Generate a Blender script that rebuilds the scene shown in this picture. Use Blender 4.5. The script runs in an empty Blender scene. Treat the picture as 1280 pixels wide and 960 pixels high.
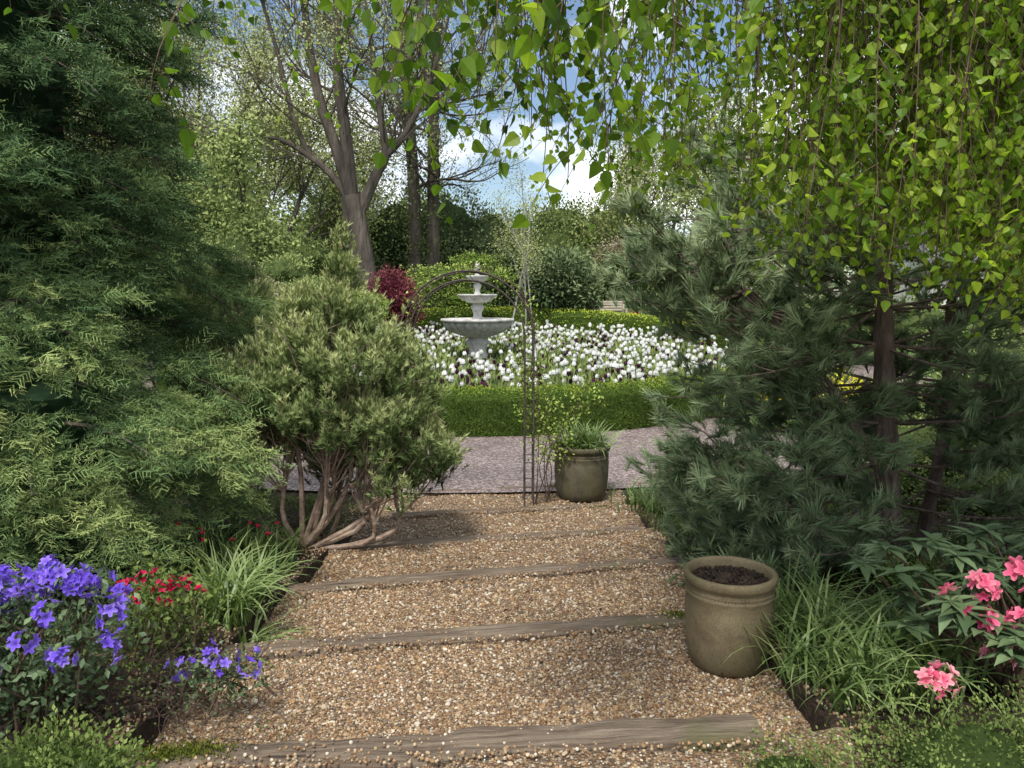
import bpy, math, numpy as np
rng=np.random.default_rng(11)
sc=bpy.context.scene
sc.view_settings.view_transform='Standard'
sc.view_settings.look='None'
sc.view_settings.exposure=0

# ------------------------------------------------------------------ helpers
def nrm(a):
    a=np.asarray(a,float); return a/np.maximum(np.linalg.norm(a,axis=-1,keepdims=True),1e-9)
class Geo:
    def __init__(s): s.V=[];s.L=[];s.S=[];s.T=[];s.M=[];s.n=0
    def add(s,V,F,tint=.5,mat=0):
        V=np.asarray(V,float); F=np.asarray(F,int)
        s.V.append(V); s.L.append((F+s.n).ravel()); s.S.append(np.full(len(F),F.shape[1]))
        s.T.append(np.array(np.broadcast_to(tint,(len(V),)),float)); s.M.append(np.full(len(F),mat)); s.n+=len(V)
    def inst(s,pv,pf,R,T,tint,mat=0,ptint=None):
        N=len(T)
        if N==0: return
        k=len(pv); pf=np.asarray(pf)
        V=np.einsum('nij,kj->nki',R,pv)+T[:,None,:]
        F=(pf[None]+(np.arange(N)*k)[:,None,None]).reshape(-1,pf.shape[1])
        t=np.repeat(np.broadcast_to(tint,(N,)),k)
        if ptint is not None: t=t+np.tile(ptint,N)
        s.add(V.reshape(-1,3),F,t,mat)
    def obj(s,name,mats,smooth=False,parent=None,loc=None):
        me=bpy.data.meshes.new(name)
        V=np.concatenate(s.V); L=np.concatenate(s.L); S=np.concatenate(s.S); T=np.concatenate(s.T); M=np.concatenate(s.M)
        me.vertices.add(len(V)); me.vertices.foreach_set('co',V.ravel())
        me.loops.add(len(L)); me.loops.foreach_set('vertex_index',L)
        me.polygons.add(len(S)); me.polygons.foreach_set('loop_start',np.concatenate([[0],np.cumsum(S)[:-1]]))
        me.polygons.foreach_set('material_index',M)
        me.update(calc_edges=True)
        me.polygons.foreach_set('use_smooth',np.full(len(S),bool(smooth)))
        a=me.attributes.new('tint','FLOAT','POINT'); a.data.foreach_set('value',np.clip(T,0,1))
        for m in (mats if isinstance(mats,(list,tuple)) else [mats]): me.materials.append(m)
        o=bpy.data.objects.new(name,me); sc.collection.objects.link(o)
        if parent: o.parent=parent
        return o
def empty(name,loc=(0,0,0)):
    o=bpy.data.objects.new(name,None); sc.collection.objects.link(o); o.empty_display_size=.2
    return o
def frames(D,scale=1.,roll=None):
    D=nrm(D); N=len(D)
    r=rng.normal(size=(N,3)) if roll is None else roll
    X=nrm(np.cross(r,D)); Y=np.cross(D,X)
    R=np.stack([X,Y,D],axis=2)
    return R*np.broadcast_to(np.asarray(scale,float),(N,))[:,None,None]
def randdir(n): return nrm(rng.normal(size=(n,3)))
def tube(g,P,r,sides=6,tint=.5,mat=0,cap=False):
    P=np.asarray(P,float); n=len(P); r=np.broadcast_to(r,(n,))
    T=np.gradient(P,axis=0); T=nrm(T)
    up=np.array([0.31,0.95,0.05]) if abs(T[0][2])>.7 else np.array([0.05,.1,1.])
    X=nrm(np.cross(T,up)); Y=np.cross(T,X)
    a=np.arange(sides)/sides*2*math.pi
    V=P[:,None,:]+r[:,None,None]*(np.cos(a)[None,:,None]*X[:,None,:]+np.sin(a)[None,:,None]*Y[:,None,:])
    i=np.arange(n-1)[:,None]; j=np.arange(sides)[None,:]; jn=(j+1)%sides
    F=np.stack([i*sides+j,i*sides+jn,(i+1)*sides+jn,(i+1)*sides+j],axis=-1).reshape(-1,4)
    g.add(V.reshape(-1,3),F,tint,mat)
    if cap:
        g.add(V[-1],np.arange(sides)[None,:],tint,mat)
def smoothpath(P,n):
    P=np.asarray(P,float); k=len(P); t=np.linspace(0,k-1,n); out=[]
    for u in t:
        i=min(int(u),k-2); f=u-i
        p0=P[max(i-1,0)];p1=P[i];p2=P[i+1];p3=P[min(i+2,k-1)]
        out.append(.5*((2*p1)+(-p0+p2)*f+(2*p0-5*p1+4*p2-p3)*f*f+(-p0+3*p1-3*p2+p3)*f**3))
    return np.array(out)
def snoise(p,f=1.,seed=0):
    x,y,z=p[...,0]*f+seed*3.1,p[...,1]*f+seed*1.7,p[...,2]*f+seed*2.3
    return (np.sin(1.7*x+1.3*np.sin(2.1*y+.7*z))+np.sin(2.3*y+1.1*np.sin(1.9*z+x))+np.sin(1.9*z+1.2*np.sin(2.4*x-y)))/3
def lathe(g,prof,seg=48,c=(0,0,0),tint=.5,mat=0,wob=None):
    prof=np.asarray(prof,float); n=len(prof); a=np.arange(seg)/seg*2*math.pi
    r=prof[:,0][:,None]*np.ones(seg)
    if wob is not None: r=r*wob(a[None,:],prof[:,1][:,None])
    V=np.stack([r*np.cos(a),r*np.sin(a),np.broadcast_to(prof[:,1][:,None],(n,seg))],-1)+np.array(c)
    i=np.arange(n-1)[:,None]; j=np.arange(seg)[None,:]; jn=(j+1)%seg
    F=np.stack([i*seg+j,i*seg+jn,(i+1)*seg+jn,(i+1)*seg+j],-1).reshape(-1,4)
    g.add(V.reshape(-1,3),F,tint,mat)
def box(g,c,s,rotz=0,tint=.5,mat=0,b=.0):
    x,y,z=[q/2 for q in s]
    V=np.array([[sx*x,sy*y,sz*z] for sx in(-1,1) for sy in(-1,1) for sz in(-1,1)],float)
    F=np.array([[0,1,3,2],[4,6,7,5],[0,4,5,1],[2,3,7,6],[0,2,6,4],[1,5,7,3]])
    cr,sr=math.cos(rotz),math.sin(rotz)
    V=np.stack([V[:,0]*cr-V[:,1]*sr,V[:,0]*sr+V[:,1]*cr,V[:,2]],1)+np.array(c)
    g.add(V,F,tint,mat)
def icosphere(sub):
    import bmesh
    bm=bmesh.new(); bmesh.ops.create_icosphere(bm,subdivisions=sub,radius=1)
    V=np.array([v.co[:] for v in bm.verts]); F=np.array([[v.index for v in f.verts] for f in bm.faces]); bm.free()
    return V,F
ICO1=icosphere(1); ICO3=icosphere(3)

# ------------------------------------------------------------------ materials
def newmat(name):
    m=bpy.data.materials.new(name); m.use_nodes=True; nt=m.node_tree
    b=nt.nodes['Principled BSDF']; return m,nt,b
def N(nt,t,**k):
    n=nt.nodes.new(t)
    for a,v in k.items(): setattr(n,a,v)
    return n
def ramp(nt,stops,interp='LINEAR'):
    r=N(nt,'ShaderNodeValToRGB'); e=r.color_ramp.elements; r.color_ramp.interpolation=interp
    while len(e)<len(stops): e.new(.5)
    for q,(p,c) in zip(e,stops): q.position=p; q.color=(*c,1)
    return r
def leafmat(name,stops,trans=.3,rough=.5,spec=.3,tscale=1.3,gloss=False):
    m,nt,b=newmat(name)
    a=N(nt,'ShaderNodeAttribute',attribute_name='tint')
    if len(stops[0])==3: stops=[(i/(len(stops)-1),c) for i,c in enumerate(stops)]
    r=ramp(nt,stops); nt.links.new(a.outputs['Fac'],r.inputs[0])
    out=nt.nodes['Material Output']
    if not gloss:
        nt.nodes.remove(b); b=N(nt,'ShaderNodeBsdfDiffuse'); nt.links.new(r.outputs[0],b.inputs[0])
        if trans<=0: nt.links.new(b.outputs[0],out.inputs[0]); return m
    else:
        nt.links.new(r.outputs[0],b.inputs['Base Color'])
        b.inputs['Roughness'].default_value=rough; b.inputs['Specular IOR Level'].default_value=spec
    t=N(nt,'ShaderNodeBsdfTranslucent')
    mu=N(nt,'ShaderNodeMix',data_type='RGBA',blend_type='MULTIPLY'); mu.inputs[0].default_value=1
    nt.links.new(r.outputs[0],mu.inputs[6]); mu.inputs[7].default_value=(tscale*1.05,tscale*1.15,tscale*.6,1)
    nt.links.new(mu.outputs[2],t.inputs[0])
    mx=N(nt,'ShaderNodeMixShader'); mx.inputs[0].default_value=trans
    nt.links.new(b.outputs[0],mx.inputs[1]); nt.links.new(t.outputs[0],mx.inputs[2]); nt.links.new(mx.outputs[0],out.inputs[0])
    return m
def noisemat(name,stops,scale=5,detail=8,rough=.85,bump=.3,bscale=None,stretch=(1,1,1),dist=.02,spec=.3):
    m,nt,b=newmat(name)
    tc=N(nt,'ShaderNodeTexCoord'); mp=N(nt,'ShaderNodeMapping'); mp.inputs['Scale'].default_value=stretch
    nt.links.new(tc.outputs['Object'],mp.inputs[0])
    n=N(nt,'ShaderNodeTexNoise'); n.inputs['Scale'].default_value=scale; n.inputs['Detail'].default_value=detail; n.inputs['Roughness'].default_value=.65
    nt.links.new(mp.outputs[0],n.inputs[0])
    r=ramp(nt,[(.3+.4*i/(len(stops)-1),c) for i,c in enumerate(stops)]); nt.links.new(n.outputs[0],r.inputs[0])
    nt.links.new(r.outputs[0],b.inputs['Base Color']); b.inputs['Roughness'].default_value=rough; b.inputs['Specular IOR Level'].default_value=spec
    n2=N(nt,'ShaderNodeTexNoise'); n2.inputs['Scale'].default_value=bscale or scale*4; n2.inputs['Detail'].default_value=6
    nt.links.new(mp.outputs[0],n2.inputs[0])
    bp=N(nt,'ShaderNodeBump'); bp.inputs['Strength'].default_value=bump; bp.inputs['Distance'].default_value=dist
    nt.links.new(n2.outputs[0],bp.inputs['Height']); nt.links.new(bp.outputs[0],b.inputs['Normal'])
    return m
PEB=[(0,(.18,.10,.05)),(.12,(.30,.19,.095)),(.28,(.40,.28,.16)),(.42,(.24,.14,.07)),(.55,(.47,.36,.235)),(.68,(.19,.145,.11)),(.78,(.35,.21,.10)),(.87,(.62,.55,.43)),(.96,(.11,.08,.06))]
def gravelmat(name,stops,scale,bump=.8,dist=.006,darken=.35,patch=.25):
    m,nt,b=newmat(name)
    tc=N(nt,'ShaderNodeTexCoord')
    v=N(nt,'ShaderNodeTexVoronoi'); v.inputs['Scale'].default_value=scale; nt.links.new(tc.outputs['Object'],v.inputs['Vector'])
    sp=N(nt,'ShaderNodeSeparateColor'); nt.links.new(v.outputs['Color'],sp.inputs[0])
    r=ramp(nt,stops,'CONSTANT'); nt.links.new(sp.outputs[0],r.inputs[0])
    d=ramp(nt,[(0,(1,1,1)),(.45,(.8,.8,.8)),(.75,(darken,)*3)]); nt.links.new(v.outputs['Distance'],d.inputs[0])
    mu=N(nt,'ShaderNodeMix',data_type='RGBA',blend_type='MULTIPLY'); mu.inputs[0].default_value=1
    nt.links.new(r.outputs[0],mu.inputs[6]); nt.links.new(d.outputs[0],mu.inputs[7])
    n=N(nt,'ShaderNodeTexNoise'); n.inputs['Scale'].default_value=1.6; n.inputs['Detail'].default_value=5; nt.links.new(tc.outputs['Object'],n.inputs[0])
    pr=ramp(nt,[(.3,(1-patch,)*3),(.65,(1.0,1.0,1.0))]); nt.links.new(n.outputs[0],pr.inputs[0])
    m2=N(nt,'ShaderNodeMix',data_type='RGBA',blend_type='MULTIPLY'); m2.inputs[0].default_value=1
    nt.links.new(mu.outputs[2],m2.inputs[6]); nt.links.new(pr.outputs[0],m2.inputs[7])
    nt.links.new(m2.outputs[2],b.inputs['Base Color']); b.inputs['Roughness'].default_value=.8
    bp=N(nt,'ShaderNodeBump',invert=True); bp.inputs['Strength'].default_value=bump; bp.inputs['Distance'].default_value=dist
    nt.links.new(v.outputs['Distance'],bp.inputs['Height']); nt.links.new(bp.outputs[0],b.inputs['Normal'])
    return m
M_gravel=gravelmat('tan_gravel',PEB,95)
M_mauve=gravelmat('mauve_gravel',[(0,(.26,.20,.185)),(.2,(.37,.29,.265)),(.4,(.19,.145,.135)),(.6,(.45,.365,.335)),(.8,(.31,.23,.215)),(.93,(.58,.51,.47))],38,dist=.01,darken=.45,patch=.25)
M_soil=noisemat('garden_soil',[(.016,.011,.008),(.04,.027,.018),(.085,.06,.04)],scale=14,bump=1,bscale=55,dist=.03)
def pebmat():
    m,nt,b=newmat('pebbles'); a=N(nt,'ShaderNodeAttribute',attribute_name='tint')
    r=ramp(nt,PEB,'CONSTANT'); nt.links.new(a.outputs['Fac'],r.inputs[0]); nt.links.new(r.outputs[0],b.inputs['Base Color']); b.inputs['Roughness'].default_value=.6
    return m
M_peb=pebmat()
def sleepermat():
    m,nt,b=newmat('weathered_sleeper')
    tc=N(nt,'ShaderNodeTexCoord'); mp=N(nt,'ShaderNodeMapping'); mp.inputs['Scale'].default_value=(1.2,22,22); nt.links.new(tc.outputs['Object'],mp.inputs[0])
    n=N(nt,'ShaderNodeTexNoise'); n.inputs['Scale'].default_value=2.5; n.inputs['Detail'].default_value=9; n.inputs['Roughness'].default_value=.7; nt.links.new(mp.outputs[0],n.inputs[0])
    r=ramp(nt,[(.3,(.03,.02,.014)),(.42,(.12,.085,.058)),(.58,(.22,.17,.12)),(.75,(.34,.28,.21))]); nt.links.new(n.outputs[0],r.inputs[0])
    n2=N(nt,'ShaderNodeTexNoise'); n2.inputs['Scale'].default_value=1.6; n2.inputs['Detail'].default_value=6; nt.links.new(tc.outputs['Object'],n2.inputs[0])
    r2=ramp(nt,[(.58,(0,0,0)),(.74,(.8,.8,.8))]); nt.links.new(n2.outputs[0],r2.inputs[0])
    mx=N(nt,'ShaderNodeMix',data_type='RGBA'); nt.links.new(r2.outputs[0],mx.inputs[0]); nt.links.new(r.outputs[0],mx.inputs[6]); mx.inputs[7].default_value=(.10,.11,.03,1)
    nt.links.new(mx.outputs[2],b.inputs['Base Color']); b.inputs['Roughness'].default_value=.85
    bp=N(nt,'ShaderNodeBump'); bp.inputs['Strength'].default_value=1; bp.inputs['Distance'].default_value=.014; nt.links.new(n.outputs[0],bp.inputs['Height']); nt.links.new(bp.outputs[0],b.inputs['Normal'])
    return m
M_wood=sleepermat()
M_moss=leafmat('moss',[(.05,.07,.012),(.16,.19,.03)],trans=0)
def potmat(name,stops,sc1):
    m=noisemat(name,stops,scale=sc1,bump=.3,bscale=70,dist=.006,rough=.75); nt=m.node_tree; b=nt.nodes['Principled BSDF']
    src=b.inputs['Base Color'].links[0].from_socket
    tc=N(nt,'ShaderNodeTexCoord'); n=N(nt,'ShaderNodeTexNoise'); n.inputs['Scale'].default_value=3.5; n.inputs['Detail'].default_value=8; nt.links.new(tc.outputs['Object'],n.inputs[0])
    r=ramp(nt,[(.42,(0,0,0)),(.62,(.85,.85,.85))]); nt.links.new(n.outputs[0],r.inputs[0])
    mx=N(nt,'ShaderNodeMix',data_type='RGBA'); nt.links.new(r.outputs[0],mx.inputs[0]); nt.links.new(src,mx.inputs[6]); mx.inputs[7].default_value=(.105,.092,.045,1)
    nt.links.new(mx.outputs[2],b.inputs['Base Color'])
    n3=N(nt,'ShaderNodeTexNoise'); n3.inputs['Scale'].default_value=160; n3.inputs['Detail'].default_value=2; nt.links.new(tc.outputs['Object'],n3.inputs[0])
    r3=ramp(nt,[(.35,(.72,.72,.72)),(.55,(1,1,1)),(.72,(1.0,1.0,1.0))]); nt.links.new(n3.outputs[0],r3.inputs[0])
    m3=N(nt,'ShaderNodeMix',data_type='RGBA',blend_type='MULTIPLY'); m3.inputs[0].default_value=1; nt.links.new(mx.outputs[2],m3.inputs[6]); nt.links.new(r3.outputs[0],m3.inputs[7]); nt.links.new(m3.outputs[2],b.inputs['Base Color'])
    return m
M_pot=potmat('stoneware',[(.11,.082,.045),(.20,.155,.088),(.28,.225,.135)],7)
M_pot2=potmat('mossy_stoneware',[(.05,.05,.035),(.13,.115,.075),(.19,.165,.115)],5)
M_stone=noisemat('pale_stone',[(.28,.27,.25),(.50,.49,.46),(.64,.63,.60)],scale=6,bump=.3,bscale=30,dist=.01)
M_metal=noisemat('aged_iron',[(.035,.028,.022),(.075,.062,.05),(.12,.10,.08)],scale=12,rough=.6)
M_bark=noisemat('bark',[(.05,.04,.032),(.13,.105,.085),(.22,.185,.155)],scale=9,bump=.9,bscale=24,stretch=(1,1,.25),dist=.03)
M_barkfar=noisemat('tree_bark',[(.035,.03,.024),(.09,.075,.06),(.17,.145,.118)],scale=3,bump=1,bscale=9,stretch=(1,1,.22),dist=.08)
M_redbark=noisemat('pine_bark',[(.06,.042,.034),(.15,.11,.088),(.27,.21,.17)],scale=12,bump=1,bscale=30,stretch=(1,1,.3),dist=.03)
M_dbark=noisemat('dwarf_pine_bark',[(.14,.10,.075),(.30,.22,.165),(.44,.35,.28)],scale=14,bump=.8,bscale=30)
M_twig=noisemat('twig_bark',[(.07,.045,.03),(.15,.105,.07)],scale=20)
M_white=noisemat('birch_bark',[(.25,.23,.20),(.42,.40,.37),(.5,.48,.45)],scale=6)
M_grass=noisemat('lawn',[(.045,.08,.02),(.08,.13,.035),(.12,.18,.055)],scale=3,bump=.8,bscale=60,dist=.03)

# ------------------------------------------------------------------ terrain
def H(x,y):
    x=np.asarray(x,float); y=np.asarray(y,float)
    return np.interp(y,[-400,2.4,8.2,11.8,32,60,400],[.6,.6,0,0,1.0,1.2,1.4])+0*x
def terr(x,y):
    z=H(x,y)
    inpath=(x>-1.42)&(x<1.22)&(y<8.6)
    bedz=np.clip((8.3-y)/1.,0,1)*np.clip((np.abs(x+.1)-1.25)/.5,0,1)
    P=np.stack([x,y,0*x],-1)
    z=z+bedz*(.06+.03*snoise(P,3)+.015*snoise(P,11,2))*np.clip((9-np.abs(x))/2,0,1)
    return np.where(inpath,z-.22,z)
xs=np.unique(np.concatenate([np.linspace(-400,-60,10),np.linspace(-60,-9,18),np.linspace(-9,9,190),np.linspace(9,60,18),np.linspace(60,400,10),[-1.42,1.22,-1.43,1.23]]))
ys=np.unique(np.concatenate([np.linspace(-100,-3,10),np.linspace(-3,9,130),[2.4,8.2,11.8,32,60],np.linspace(9,32,40),np.linspace(32,400,20)]))
X,Y=np.meshgrid(xs,ys); Z=terr(X,Y)
g=Geo(); nx=len(xs); i=np.arange(len(ys)-1)[:,None]; j=np.arange(nx-1)[None,:]
F=np.stack([i*nx+j,i*nx+j+1,(i+1)*nx+j+1,(i+1)*nx+j],-1).reshape(-1,4)
cx=X[:-1,:-1].ravel(); cy=Y[:-1,:-1].ravel()
g.add(np.stack([X,Y,Z],-1).reshape(-1,3),F)
g.M=[np.where((cy<8.5)&(np.abs(cx)<12),0,1)]
g.obj('ground',[M_soil,M_grass],smooth=False)

FC=np.array([-.85,19.])
def annulus(name,r0,r1,off,mat,seg=240,rr=10,extra=0):
    g=Geo(); a=np.arange(seg)/seg*2*math.pi; r=np.linspace(r0,r1,rr)
    A,Rr=np.meshgrid(a,r); x=FC[0]+Rr*np.cos(A); y=FC[1]+Rr*np.sin(A); z=H(x,y)+off
    i=np.arange(rr-1)[:,None]; j=np.arange(seg)[None,:]; jn=(j+1)%seg
    F=np.stack([i*seg+j,(i+1)*seg+j,(i+1)*seg+jn,i*seg+jn],-1).reshape(-1,4)
    g.add(np.stack([x,y,z],-1).reshape(-1,3),F); return g.obj(name,mat)
annulus('gravel_path',6.9,10.65,.03,M_mauve)
annulus('flower_bed_soil',.01,6.7,.08,M_soil)

# steps: sleepers and treads -------------------------------------------------
SL=[((-1.36,2.50),(.92,2.70),.60),((-1.42,3.59),(.95,3.96),.48),((-1.56,4.66),(1.22,5.24),.36),((-1.50,5.79),(1.10,6.38),.24),((-1.15,7.16),(.98,7.58),.12),((-1.05,8.40),(1.0,8.75),.03)]
def line_y(k,x):
    if k<0: return -3+0*x
    a,b,_=SL[k]; return a[1]+(x-a[0])*(b[1]-a[1])/(b[0]-a[0])
treads=empty('gravel_steps')
peb=Geo()
levels=[.6,.48,.36,.24,.12,.02]
pebd=[2500,8200,5800,3800,2400,1600]
def tz(lvl,P,k): return lvl-.015+.016*snoise(P,2.5,k)+.008*snoise(P,8,k+3)
for k in range(6):
    nxx=60; nyy=30
    u=np.linspace(-1.52,1.32,nxx); v=np.linspace(0,1,nyy); U,Vv=np.meshgrid(u,v)
    y0=line_y(k-1,U)+(.0 if k else 0); y1=line_y(k,U)
    Yy=y0+(y1-y0)*Vv
    P=np.stack([U,Yy,0*U],-1)
    lvl=levels[k]
    Zz=tz(lvl,P,k)-np.clip(np.abs(U+.1)-1.36,0,1)*1.0
    g=Geo(); i=np.arange(nyy-1)[:,None]; j=np.arange(nxx-1)[None,:]
    F=np.stack([i*nxx+j,i*nxx+j+1,(i+1)*nxx+j+1,(i+1)*nxx+j],-1).reshape(-1,4)
    g.add(np.stack([U,Yy,Zz],-1).reshape(-1,3),F); g.obj('tread_%d'%(k+1),M_gravel,parent=treads)
    area=2.7*(1.2 if k else .9); n=int(area*pebd[k])
    x=rng.uniform(-1.48,1.25,n)
    ya=line_y(k-1,x) if k else np.full(n,1.7)
    y=ya+.07+(line_y(k,x)-ya-.12)*rng.uniform(0,1,n)
    P=np.stack([x,y,0*x],-1); z=tz(lvl,P,k)-np.clip(np.abs(x+.1)-1.36,0,1)
    s=rng.uniform(.0034,.0078,n)*(1+.13*k)*np.where(rng.random(n)<.06,1.7,1)
    R=frames(randdir(n),s); sq=rng.uniform(.45,1.2,(n,1,3)); R=R*sq
    R[:,2,:]*=.75
    tt=np.clip(rng.uniform(0,1,n),0,1)
    peb.inst(ICO1[0],ICO1[1],R,np.stack([x,y,z+s*.35],-1),tt)
n=3200; k=rng.integers(0,5,n); x=rng.uniform(-1.4,1.0,n); ly=np.array([line_y(kk,xx) for kk,xx in zip(k,x)])
y=ly+np.where(rng.random(n)<.6,rng.uniform(-.12,-.06,n),rng.uniform(-.06,.06,n)); lv=np.array(levels)[k]
s=rng.uniform(.004,.008,n); peb.inst(ICO1[0],ICO1[1],frames(randdir(n),s),np.stack([x,y,lv+.010],-1),rng.uniform(0,1,n))
# gravel that has crept out under the planting at the sides
n=3000; sd_=rng.random(n)<.5; x=np.where(sd_,-1.42-np.abs(rng.normal(size=n))*.10,1.24+np.abs(rng.normal(size=n))*.10); y=rng.uniform(2.6,8.3,n); s=rng.uniform(.004,.009,n)
peb.inst(ICO1[0],ICO1[1],frames(randdir(n),s),np.stack([x,y,terr(x,y)+.004],-1),rng.uniform(0,1,n))
peb.obj('loose_gravel',M_peb,smooth=False)
for k,(a,b,z) in enumerate(SL):
    a=np.array(a);b=np.array(b); L=np.linalg.norm(b-a); ang=math.atan2(b[1]-a[1],b[0]-a[0])
    g=Geo(); n=70; t=np.linspace(-L/2,L/2,n); dep=.15 if k else .17; hh=.15
    if k==5: dep=.10
    prof=np.array([[-dep/2,-hh],[-dep/2,-.02],[-dep/2+.012,-.004],[-dep/2+.03,0],[-.02,.002],[.02,-.001],[dep/2-.03,0],[dep/2-.012,-.005],[dep/2,-.02],[dep/2,-hh]])
    m=len(prof); V=np.zeros((n,m,3)); V[:,:,0]=t[:,None]; V[:,:,1]=prof[None,:,0]; V[:,:,2]=prof[None,:,1]
    Q=V.copy(); V[:,:,1]+=.012*snoise(Q*[2,1,1],1.5,k)+.005*snoise(Q*[9,1,1],1.5,k); V[:,:,2]+=(.008*snoise(Q*[3,8,1],2,k)+.006*snoise(Q*[12,30,1],1,k+5))
    V[:,:,2]+=.01*np.sin(t*1.7+k)[:,None]
    i=np.arange(n-1)[:,None]; j=np.arange(m-1)[None,:]
    F=np.stack([i*m+j,i*m+j+1,(i+1)*m+j+1,(i+1)*m+j],-1).reshape(-1,4)[:,::-1]
    g.add(V.reshape(-1,3),F); g.add(V[0],np.arange(m)[None,:]); g.add(V[-1],np.arange(m)[None,::-1])
    o=g.obj('timber_sleeper',M_wood); c=(a+b)/2; o.location=(c[0],c[1],z+.010); o.rotation_euler=(0,0,ang)

# ------------------------------------------------------------------ leaf prototypes
LEAF=(np.array([[0,0,0],[-.28,.04,.45],[0,-.02,1],[.28,.04,.45]]),np.array([[0,3,2],[0,2,1]]))
def ovate(w=.42,l=1,fold=.08,curl=.1,zz=(0,.12,.32,.55,.78,1.0),ww=(0.02,.8,1.,.78,.35,0.0)):
    zz=np.array(zz)*l; ww=np.array(ww)*w
    V=[];F=[]
    for z,q in zip(zz,ww):
        V+= [[-q,fold*q/w- curl*(z/l)**2,z],[0,-curl*(z/l)**2,z],[q,fold*q/w-curl*(z/l)**2,z]]
    for i in range(len(zz)-1):
        a=i*3; F+=[[a,a+1,a+4,a+3],[a+1,a+2,a+5,a+4]]
    return np.array(V,float),np.array(F)
BIRCH=ovate(.40,1,.10,.15,(0,.14,.38,.72,1.),(.02,.85,1.,.5,0))
LANC=ovate(.17,1,.06,.25,(0,.25,.6,1.),(.1,.9,.9,0))
def tuft(n,L,w,spread,base=.0,seed=0,droop=0):
    r=np.random.default_rng(seed); V=[];F=[];T=[]
    for i in range(n):
        a=r.uniform(0,2*math.pi); sp=spread*(r.uniform(.2,1)); z0=base*r.uniform(-1,0)
        d=np.array([math.sin(sp)*math.cos(a),math.sin(sp)*math.sin(a),math.cos(sp)])
        l=L*r.uniform(.75,1.1); s=np.array([-math.sin(a+r.uniform(-1,1)),math.cos(a),0.2])*w*.6
        b=np.array([0,0,z0]); k=len(V)
        V+=[b-s,b+s,b+d*l]; T+=[-.14,-.14,.16]
        F+=[[k,k+1,k+2]]
    return np.array(V),np.array(F),np.array(T)
def curve_grow(g,p,d,L,r,lev,maxlev,tips,nch=3,spread=.7,up=.25,mat=0,wob=.15,shrink=.66,sides=5,tw=None,tint=.5):
    n=5; P=[p]; dd=d.copy()
    for i in range(n-1):
        dd=nrm(dd+rng.normal(size=3)*wob+np.array([0,0,up*.12])); P.append(P[-1]+dd*L/(n-1))
    P=np.array(P); rr=np.linspace(r,r*.62,n)
    tube(g,P,rr,max(3,sides-lev) if lev else sides,tint,mat)
    if lev>=maxlev: tips.append((P[-1],dd,P)); return
    for c in range(nch+ (rng.random()<.4)):
        s=rng.uniform(.35,1) if c else 1.; q=s*(n-1); i=min(int(q),n-2); pp=P[i]+(P[i+1]-P[i])*(q-i)
        perp=nrm(np.cross(dd,rng.normal(size=3))); a=spread*rng.uniform(.5,1.2)*(1 if c else .45)
        nd=nrm(dd*math.cos(a)+perp*math.sin(a)+np.array([0,0,up*.3]))
        curve_grow(g,pp,nd,L*shrink*rng.uniform(.8,1.15),r*.62*(.8 if c else 1),lev+1,maxlev,tips,nch,spread,up,mat,wob,shrink,sides)
def leaves_at(g,C,n,sig,size,mat=1,proto=LEAF,tb=.5,tv=.25,tz=.2,droop=0):
    C=np.asarray(C); m=len(C); idx=rng.integers(0,m,n); ct=rng.uniform(-1,1,m)*tv
    off=rng.normal(size=(n,3))*sig; P=C[idx]+off
    D=randdir(n); D[:,2]-=droop
    t=tb+ct[idx]+off[:,2]/max(np.max(sig),1e-6)*tz*.5+rng.uniform(-.15,.15,n)
    g.inst(proto[0],proto[1],frames(D,size*rng.uniform(.6,1.3,n)),P,t,mat)
def leafy_tree(name,base,height,trunk_r,leafm,nleaf,size,sig,barkm=None,maxlev=4,nch=3,first=.38,spread=.75,lean=(0,0),shrink=.68,tb=.5,droop=0,up=.3):
    g=Geo(); tips=[]; b=np.array(base,float); b[2]-=.1
    d=nrm(np.array([lean[0],lean[1],1.]))
    L=height*first
    curve_grow(g,b,d,L,trunk_r,0,maxlev,tips,nch,spread,up,0,.08,shrink,8)
    C=np.concatenate([t[2][2:] for t in tips])
    if nleaf: leaves_at(g,C,nleaf,sig,size,1,tb=tb,droop=droop)
    return g.obj(name,[barkm or M_barkfar,leafm])
def bush(name,lobes,n,size,leafm,proto=LEAF,core=.78,stem=None,tb=.45,extra=None,tv=.25,shell=.22,rug=1.):
    g=Geo(); lobes=[np.array(l,float) for l in lobes]
    vol=np.array([ (l[3]*l[4]*l[5])**.67 for l in lobes]); pr=vol/vol.sum()
    for l in lobes:
        if core>0:
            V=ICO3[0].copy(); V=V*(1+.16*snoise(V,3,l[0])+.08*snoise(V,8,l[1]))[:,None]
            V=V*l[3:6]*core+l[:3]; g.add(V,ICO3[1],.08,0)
    k=rng.choice(len(lobes),size=n,p=pr); LB=np.array(lobes)[k]
    D=randdir(n)
    sd=LB[:,:3]
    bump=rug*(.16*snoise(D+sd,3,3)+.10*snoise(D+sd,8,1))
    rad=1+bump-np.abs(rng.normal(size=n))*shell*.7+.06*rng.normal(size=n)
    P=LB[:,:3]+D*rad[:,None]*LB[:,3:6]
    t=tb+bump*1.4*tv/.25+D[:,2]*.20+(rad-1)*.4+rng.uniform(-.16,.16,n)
    ld=nrm(D+randdir(n)*.9+np.array([0,0,.2]))
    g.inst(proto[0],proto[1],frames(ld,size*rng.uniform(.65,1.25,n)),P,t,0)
    o=g.obj(name,[leafm,M_twig] if not extra else [leafm,M_twig,extra]); return o

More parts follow.
